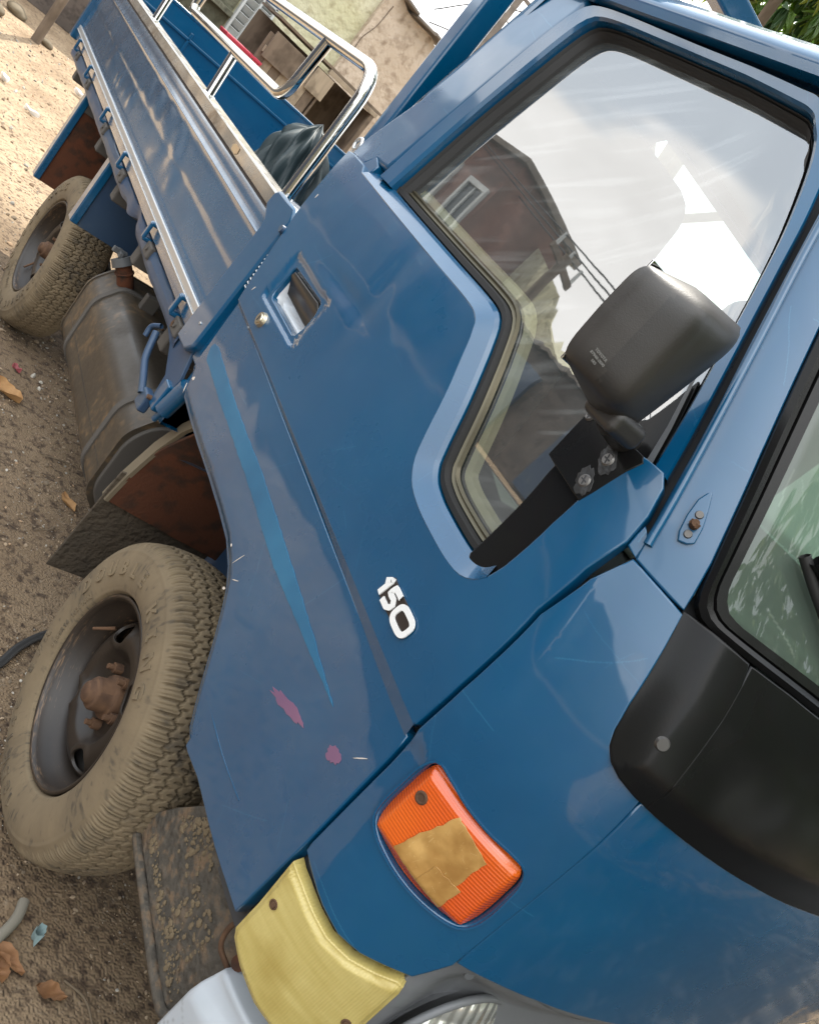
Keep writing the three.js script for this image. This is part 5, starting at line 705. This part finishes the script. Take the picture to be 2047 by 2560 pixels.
// ---------------------------------------------------------------- far side of the street, mirrored in the door glass and the paint
M.brick = std({ map: tex(512, 512, (u, v) => { const r = Math.floor(v * 40), c = Math.floor(u * 16 + (r % 2) * 0.5), n = vn(c * 3.1 + 0.5, r * 5.3 + 0.5, 256), a = fbm(u * 6, v * 6, 4, 6); return mixc(mixc([0.42, 0.29, 0.25], [0.52, 0.38, 0.33], n), [0.34, 0.28, 0.25], clamp(a * 1.4 - 0.5)); }), roughness: 0.95 }); M.brick.map.repeat.set(0.28, 0.28);
M.pane = std({ color: lin(0.02, 0.025, 0.03), roughness: 0.1 });
{
  const g = thing('brick_house', 'two storey brown brick house with white framed windows across the street', 'house', [-15.9, 0, 10.2]); const hp = (n, q, m) => mesh(n, q, m, g);
  hp('wall', [bx(5.6, 4.75, 2.4, 0, 2.375, 0)], M.brick); hp('roof', [bx(5.9, 0.14, 2.7, 0, 4.82, 0, 0.02)], M.tin); hp('plinth', [bx(5.64, 1.2, 2.44, 0, 0.6, 0)], M.shed);
  for (const [x, y, w, h] of [[0.9, 3.85, 0.62, 0.42], [2.25, 3.75, 0.66, 0.46], [-0.3, 3.4, 0.55, 0.45], [1.4, 2.0, 0.7, 0.8], [-1.6, 3.85, 0.6, 0.45]]) { const wn = new THREE.Group(); wn.name = 'window'; g.add(wn); mesh('frame', [bx(w + 0.16, 0.08, 0.08, x, y + h / 2 + 0.04, -1.23), bx(w + 0.16, 0.08, 0.08, x, y - h / 2 - 0.04, -1.23), bx(0.08, h, 0.08, x - w / 2 - 0.04, y, -1.23), bx(0.08, h, 0.08, x + w / 2 + 0.04, y, -1.23), bx(0.05, h, 0.06, x, y, -1.22)], M.whitewash, wn); mesh('pane', bx(w, h, 0.02, x, y, -1.205), M.pane, wn); }
}
{ const g = thing('cream_block', 'long cream rendered building with sloping parapet across the street', 'building', [-11.4, 0, 10.6]); const s = new THREE.Shape([[-2.4, 0], [3.2, 0], [3.2, 3.3], [1.6, 3.55], [0.1, 4.1], [-2.4, 4.5]].map(([a, b]) => new THREE.Vector2(a, b))); mesh('wall', new THREE.ExtrudeGeometry(s, { depth: 1.6, bevelEnabled: false }), M.cream2, g); mesh('parapet', [bx(1.6, 0.10, 0.14, 2.4, 3.3, -0.04, 0.01)], M.grimy, g); }
{ const g = thing('low_workshop', 'low dark workshop with blue shutters across the street', 'workshop', [-4.6, 0, 10.2]); mesh('wall', [bx(12.2, 3.1, 2.6, 0, 1.55, 0)], M.shed, g); mesh('roof', [bx(12.5, 0.12, 3.0, 0, 3.18, 0, 0.02)], M.tin, g); for (let i = 0; i < 4; i++) mesh('shutter', bx(1.7, 2.3, 0.08, -4.4 + i * 2.9, 1.2, -1.32, 0.01), M.paintOld, g); }
{ const g = thing('boundary_wall', 'long bare concrete boundary wall across the street', 'wall', [9, 0, 10]); mesh('wall', [bx(14, 2.2, 0.2, 0, 1.1, 0)], M.grimy, g); mesh('coping', [bx(14.1, 0.08, 0.3, 0, 2.24, 0, 0.01)], M.grimy, g); }
function pole(x, z, h, lean, label) { const g = thing('power_pole', label, 'power pole', [x, 0, z]); mesh('shaft', [tube([[0, -0.1, 0], [lean * 0.5, h * 0.5, 0], [lean, h, 0]], 0.085, 12, 12)], M.plankDark, g); mesh('crossarm', [bx(0.08, 0.08, 0.9, lean, h - 0.12, 0, 0.01)], M.plankDark, g); for (const dz of [-0.4, 0, 0.4]) mesh('insulator', [cyl([lean, h - 0.08, dz], [lean, h + 0.10, dz], 0.035, 0.028, 10)], M.whitewash, g); return [x + lean, h + 0.08, z]; }
const pA = pole(-10.3, 9.0, 4.05, 0.12, 'leaning timber power pole in front of the cream building');
{ for (const dz of [-0.4, 0, 0.4]) tag(mesh('power_cable', [tube([[-22, 5.6, 9 + dz], [-16, 4.75, 9 + dz], pA.map((v, i) => i === 2 ? v + dz : v), [-4, 3.8, 9 + dz], [4, 4.4, 9 + dz]], 0.012, 60, 5)], M.void, scene), 'black power cable strung along the street past the leaning pole', 'cable', 'cables over the street'); }
{ const g = thing('utility_pole', 'grey utility pole with loose wires seen beyond the headboard upright', 'power pole', [-22, 0, -10.3]); mesh('shaft', [cyl([0, 0, 0], [0, 8.4, 0], 0.13, 0.10, 12)], M.tin, g); mesh('crossarm', [bx(0.09, 0.09, 1.7, 0, 5.9, 0.3, 0.01), bx(0.09, 0.09, 1.4, 0, 6.9, 0.3, 0.01)], M.tin, g); mesh('insulator', [cyl([0, 6.3, 0.1], [0, 6.5, 0.1], 0.05, 0.05, 10), cyl([0, 6.95, 0.8], [0, 7.15, 0.8], 0.05, 0.05, 10)], M.whitewash, g); }
for (const [a, b, c] of [[4.7, 5.6, 0.3], [5.0, 7.2, 0.2], [5.9, 6.4, 0.5]]) tag(mesh('service_wire', [tube([[-22, a, -8.4 - c], [-22.05, (a + b) / 2 - 0.1, -9.6], [-22.1, b, -11.5]], 0.018, 30, 5)], M.void, scene), 'thin loose wire crossing beside the grey utility pole', 'wire', 'wires at the utility pole');

// ---------------------------------------------------------------- tree beyond the cab roof, then added unseen trees that shade the cab front
function leafyTree(at, label, seed, C0, rx, ry, nC, ls = 1) {
  const g = thing('mango_tree', label, 'tree', at);
  mesh('trunk', [tube([[0, -0.1, 0], [0.1, 1.6, 0.05], [0.35, 3.0, 0.4], [0.7, 4.2, 1.0]], 0.13, 24, 10), tube([[0.2, 2.4, 0.2], [0.9, 3.3, 0.9], [1.3, 3.9, 1.5], [1.5, 4.6, 1.8]], 0.05, 20, 8), tube([[0.3, 2.9, 0.3], [-0.5, 4.0, 0.6], [-0.9, 4.8, 0.5]], 0.05, 16, 8), tube([[0.2, 2.7, 0.2], [0.9, 3.6, -0.4], [1.2, 4.4, -0.8]], 0.05, 16, 8)], M.plankDark, g);
  const r = rng(seed), leaf = (() => { const A = [], B = [], C2 = []; for (let i = 0; i <= 6; i++) { const t = i / 6, w = 0.026 * Math.sin(Math.PI * Math.pow(t, 0.8)) + 0.0005, z = -0.05 * t * t; A.push(V(-w, z + 0.008, t * 0.155)); B.push(V(0, z, t * 0.155)); C2.push(V(w, z + 0.008, t * 0.155)); } return ribbon([A, B, C2]); })();
  const mats = [[0.10, 0.20, 0.035], [0.16, 0.27, 0.04], [0.30, 0.36, 0.03], [0.06, 0.13, 0.04]].map((c) => phys({ color: lin(...c), roughness: 0.45, transmission: 0.35, thickness: 0 }));
  const lists = mats.map(() => []);
  for (let k = 0; k < nC; k++) { let u = r() * 2 - 1, th = r() * 6.28, rad = Math.pow(r(), 0.45); const c = V(C0[0] + rx * rad * Math.sqrt(1 - u * u) * Math.cos(th), C0[1] + ry * rad * u, C0[2] + rx * rad * Math.sqrt(1 - u * u) * Math.sin(th)); const m = r() < 0.5 ? 0 : r() < 0.5 ? 1 : r() < 0.5 ? 2 : 3;
    for (let i = 0; i < 9; i++) { const q = leaf.clone(); q.scale((0.8 + 0.5 * r()) * ls, ls, (0.8 + 0.5 * r()) * ls); q.rotateZ((r() - 0.5) * 1.6); q.rotateX(0.2 + r() * 1.1); q.rotateY(i * 0.7 + r()); q.translate(c.x, c.y, c.z); lists[r() < 0.8 ? m : (m + 1) % 4].push(q); } }
  lists.forEach((l, i) => { const o = mesh('crown', mergeGeometries(l, false), mats[i], g, true); o.userData.kind = 'stuff'; });
}
leafyTree([-6.5, 0, -5.1], 'leafy green tree rising beyond the cab roof', 55, [0.7, 5.2, 0.9], 1.9, 1.15, 620, 1.2);
leafyTree([0.4, 0, -5.0], 'broad leafy tree added out of view, its crown shading the ground before the cab', 56, [-0.9, 5.9, 1.6], 3.0, 1.0, 700, 1.5);  // unseen crown, added to shade the ground that the front panel reflects
leafyTree([5.4, 0, -0.6], 'dense bushy tree added unseen straight before the cab to block its sky light', 57, [0.2, 3.7, 0.4], 2.7, 3.5, 560, 2.3);  // start of an unseen tree row, added to block sky and darken the front
leafyTree([5.7, 0, -4.9], 'dense bushy tree added unseen next along the side road to dim the cab front', 58, [0.1, 3.8, 0.3], 2.7, 3.6, 560, 2.3);
leafyTree([5.9, 0, -9.4], 'dense bushy tree added unseen farthest along the side road to dim the cab front', 59, [0.1, 3.6, 0.3], 2.7, 3.3, 480, 2.3);

// ---------------------------------------------------------------- on the ground
function bendLeaf(len, wid, curl, seed, n = 14) { const r = rng(seed), rows = []; for (let k = -4; k <= 4; k++) rows.push(Array.from({ length: n + 1 }, (_, i) => { const t = i / n, w = wid * Math.pow(Math.sin(Math.PI * Math.pow(clamp(t, 0.02, 0.99), 0.85)), 0.8) * (1 + 0.12 * Math.sin(t * 23 + seed)), f = k / 4; return V((t - 0.5) * len, curl * (Math.abs(f) ** 1.6) * wid * 1.5 + curl * 0.10 * len * Math.pow(Math.abs(t - 0.5) * 2, 2) + 0.004 * Math.sin(t * 9 + f * 3 + seed) + 0.003, f * w); })); return ribbon(rows); }
const leafTex = (a, b) => std({ map: tex(128, 128, (u, v) => mixc(a, b, fbm(u * 7, v * 7, 5, 7))), roughness: 0.75, side: THREE.DoubleSide });
const dry = leafTex([0.58, 0.43, 0.27], [0.70, 0.54, 0.35]), brown = leafTex([0.42, 0.29, 0.18], [0.56, 0.40, 0.26]);
for (const o of [dry, brown]) o.map.repeat.set(8, 8);
for (const [x, z, l, w, c0, ry, m, lab] of [[-1.64, 0.705, 0.125, 0.042, 0.8, 0.9, dry, 'large curled tan leaf lying alone beside the fuel tank'], [-1.125, 0.512, 0.085, 0.020, 0.6, 0.4, dry, 'narrow twisted orange leaf on the soil behind the mud flap'], [0.409, 0.673, 0.060, 0.017, 0.5, 1.2, brown, 'small folded brown leaf on the gravel by the splash plate'], [0.345, 0.752, 0.085, 0.016, 0.9, 0.7, brown, 'long brown leaf with a hole under the grey hose'], [0.365, 0.765, 0.050, 0.016, 1.2, 0.2, brown, 'short cupped brown husk leaf at the hose end']]) { const o = mesh('fallen_leaf', bendLeaf(l, w, c0 * 0.45, (x * 100 | 0) + 400), m, scene, true); o.position.set(x, groundH(x, z) + 0.004, z); o.rotation.y = ry; tag(o, lab, 'leaf'); }
{ const o = mesh('wrapper', [(() => { const q = bendLeaf(0.04, 0.012, 0.7, 3); return q; })()], std({ color: lin(0.32, 0.08, 0.09), roughness: 0.5, side: THREE.DoubleSide }), scene); o.position.set(-1.835, groundH(-1.835, 0.66) + 0.004, 0.66); o.rotation.y = 0.8; tag(o, 'small torn red wrapper on the soil near the rear wheel', 'wrapper'); }
for (const [x, z, s, ry, lab] of [[-6.1, 0.60, 0.13, 0.3, 'broad white paper scrap on the sunlit ground behind the truck'], [-5.66, 0.42, 0.11, 1.3, 'narrow white paper scrap on the sunlit ground behind the truck'], [-7.5, -0.13, 0.15, 0.8, 'white paper scrap at the edge of the shed shadow'], [-1.325, 0.414, 0.045, 0.5, 'tiny white chip of paper at the foot of the fuel tank'], [-8.0, 0.95, 0.12, 2.0, 'white paper scrap at the foot of the timber post']]) { const o = mesh('paper_scrap', bendLeaf(s, s * 0.22, 0.8, (s * 100) | 0), M.white, scene, true); o.position.set(x, groundH(x, z) + 0.004, z); o.rotation.y = ry; tag(o, lab, 'paper'); }
{ const o = mesh('plastic_scrap', bendLeaf(0.03, 0.010, 2.0, 8), std({ color: lin(0.22, 0.30, 0.30), roughness: 0.6, side: THREE.DoubleSide }), scene, true); o.position.set(0.31, groundH(0.31, 0.70) + 0.003, 0.70); tag(o, 'scrunched pale blue plastic scrap in the grit below the front wheel', 'scrap'); }
tag(mesh('hose', [tube([[0.42, groundH(0.42, 0.86) + 0.010, 0.86], [0.33, groundH(0.33, 0.785) + 0.010, 0.785], [0.277, groundH(0.277, 0.735) + 0.010, 0.735], [0.238, groundH(0.238, 0.716) + 0.010, 0.716]], 0.0105, 40, 12)], std({ color: lin(0.20, 0.18, 0.14), roughness: 0.8 }), scene), 'short length of grey hose curving towards the front wheel', 'hose');
tag(mesh('rubber_strap', [(() => { const L = [[-0.20, 0.90], [-0.30, 0.80], [-0.356, 0.751], [-0.422, 0.705], [-0.482, 0.645], [-0.54, 0.56]].map(([x, z]) => [x, groundH(x, z) + 0.012, z]); const q = tube(L, 0.011, 50, 8); q.scale(1, 1, 1); return q; })()], M.rubber, scene), 'black rubber strap lying on the soil behind the front wheel', 'strap');
{ const r = rng(77), fit = std({ color: lin(0.15, 0.11, 0.07), roughness: 0.9 }); const labs = ['thin dark twig beside the rear wheel', 'bent dark twig in front of the fuel tank', 'thin pale grass stalk on the grit by the splash plate', 'crooked twig on the soil near the orange leaf']; [[-1.95, 0.43, 0.12, 0.3], [-1.36, 0.54, 0.10, 1.4], [0.43, 0.62, 0.10, -0.5], [-0.95, 0.60, 0.09, 0.9]].forEach(([x, z, l, a], i) => { const c = Math.cos(a), s = Math.sin(a), y = groundH(x, z) + 0.005; tag(mesh('twig', [tube([[x - c * l / 2, y, z - s * l / 2], [x + 0.012 * s, y + 0.006, z - 0.012 * c], [x + c * l / 2, y + 0.002, z + s * l / 2]], 0.0022, 14, 5)], fit, scene), labs[i], 'twig'); }); }
for (const [x, z, s, lab] of [[-8.79, 0.10, 0.07, 'pale rock at the foot of the timber post'], [-8.57, 0.62, 0.09, 'broken concrete lump at the edge of the shed shadow'], [-8.4, -0.3, 0.06, 'small pale rubble stone behind the tailgate corner'], [-9.2, 0.40, 0.11, 'large rubble block inside the shed shadow']]) { const q = new THREE.IcosahedronGeometry(s, 3), p = q.attributes.position; for (let i = 0; i < p.count; i++) { const k = 0.75 + 0.5 * fbm(p.getX(i) * 7 + 9 + x, p.getY(i) * 7 + p.getZ(i) * 5, 3); p.setXYZ(i, p.getX(i) * k * 1.2, p.getY(i) * k * 0.6, p.getZ(i) * k); } let qq = mergeVertices(q); qq.computeVertexNormals(); const o = mesh('rubble_stone', qq, M.beam, scene); o.position.set(x, s * 0.35, z); tag(o, lab, 'stone'); }
{ // grit and small stones
  const base = new THREE.IcosahedronGeometry(1, 1), p = base.attributes.position; for (let i = 0; i < p.count; i++) { const k = 0.8 + 0.4 * fbm(p.getX(i) * 3 + 20, p.getY(i) * 3 + p.getZ(i) * 2 + 20, 2); p.setXYZ(i, p.getX(i) * k, p.getY(i) * k * 0.65, p.getZ(i) * k); } base.computeVertexNormals();
  const n = 15000, o = new THREE.InstancedMesh(base, std({ roughness: 0.9 }), n), r = rng(99), m = new THREE.Matrix4(), q = new THREE.Quaternion(), e = new THREE.Euler(), c = new THREE.Color();
  for (let i = 0; i < n; i++) { const near = i < 11000, x = near ? -2.6 + 3.4 * r() : -9 + 8 * r(), z = near ? 0.25 + 0.75 * Math.pow(r(), 0.7) : -1.5 + 3 * r(), s = (0.0012 + 0.0038 * Math.pow(r(), 4)) * (near ? 1 : 3); if (near && fbm(x * 3 + 30, z * 3 + 30, 3) < 0.40 + 0.2 * r()) { m.makeScale(0.0006, 0.0006, 0.0006); m.setPosition(x, groundH(x, z), z); o.setMatrixAt(i, m); o.setColorAt(i, c.setRGB(0.2, 0.15, 0.1)); continue; }
    e.set(r() * 6, r() * 6, r() * 6); m.compose(V(x, groundH(x, z) + s * 0.25, z), q.setFromEuler(e), V(s * (0.7 + 0.6 * r()), s, s * (0.7 + 0.6 * r()))); o.setMatrixAt(i, m); const k = r(), b = 0.5 + 0.9 * r(); if (k < 0.6) c.setRGB(0.28 * b, 0.21 * b, 0.14 * b); else if (k < 0.85) c.setRGB(0.36 * b, 0.33 * b, 0.28 * b); else c.setRGB(0.30 * b, 0.20 * b, 0.12 * b); o.setColorAt(i, c); }
  o.name = 'gravel'; o.castShadow = o.receiveShadow = true; o.userData = { kind: 'stuff', label: 'loose grit and small stones scattered over the bare soil', category: 'gravel' }; scene.add(o);
}
renderer.render(scene, camera);
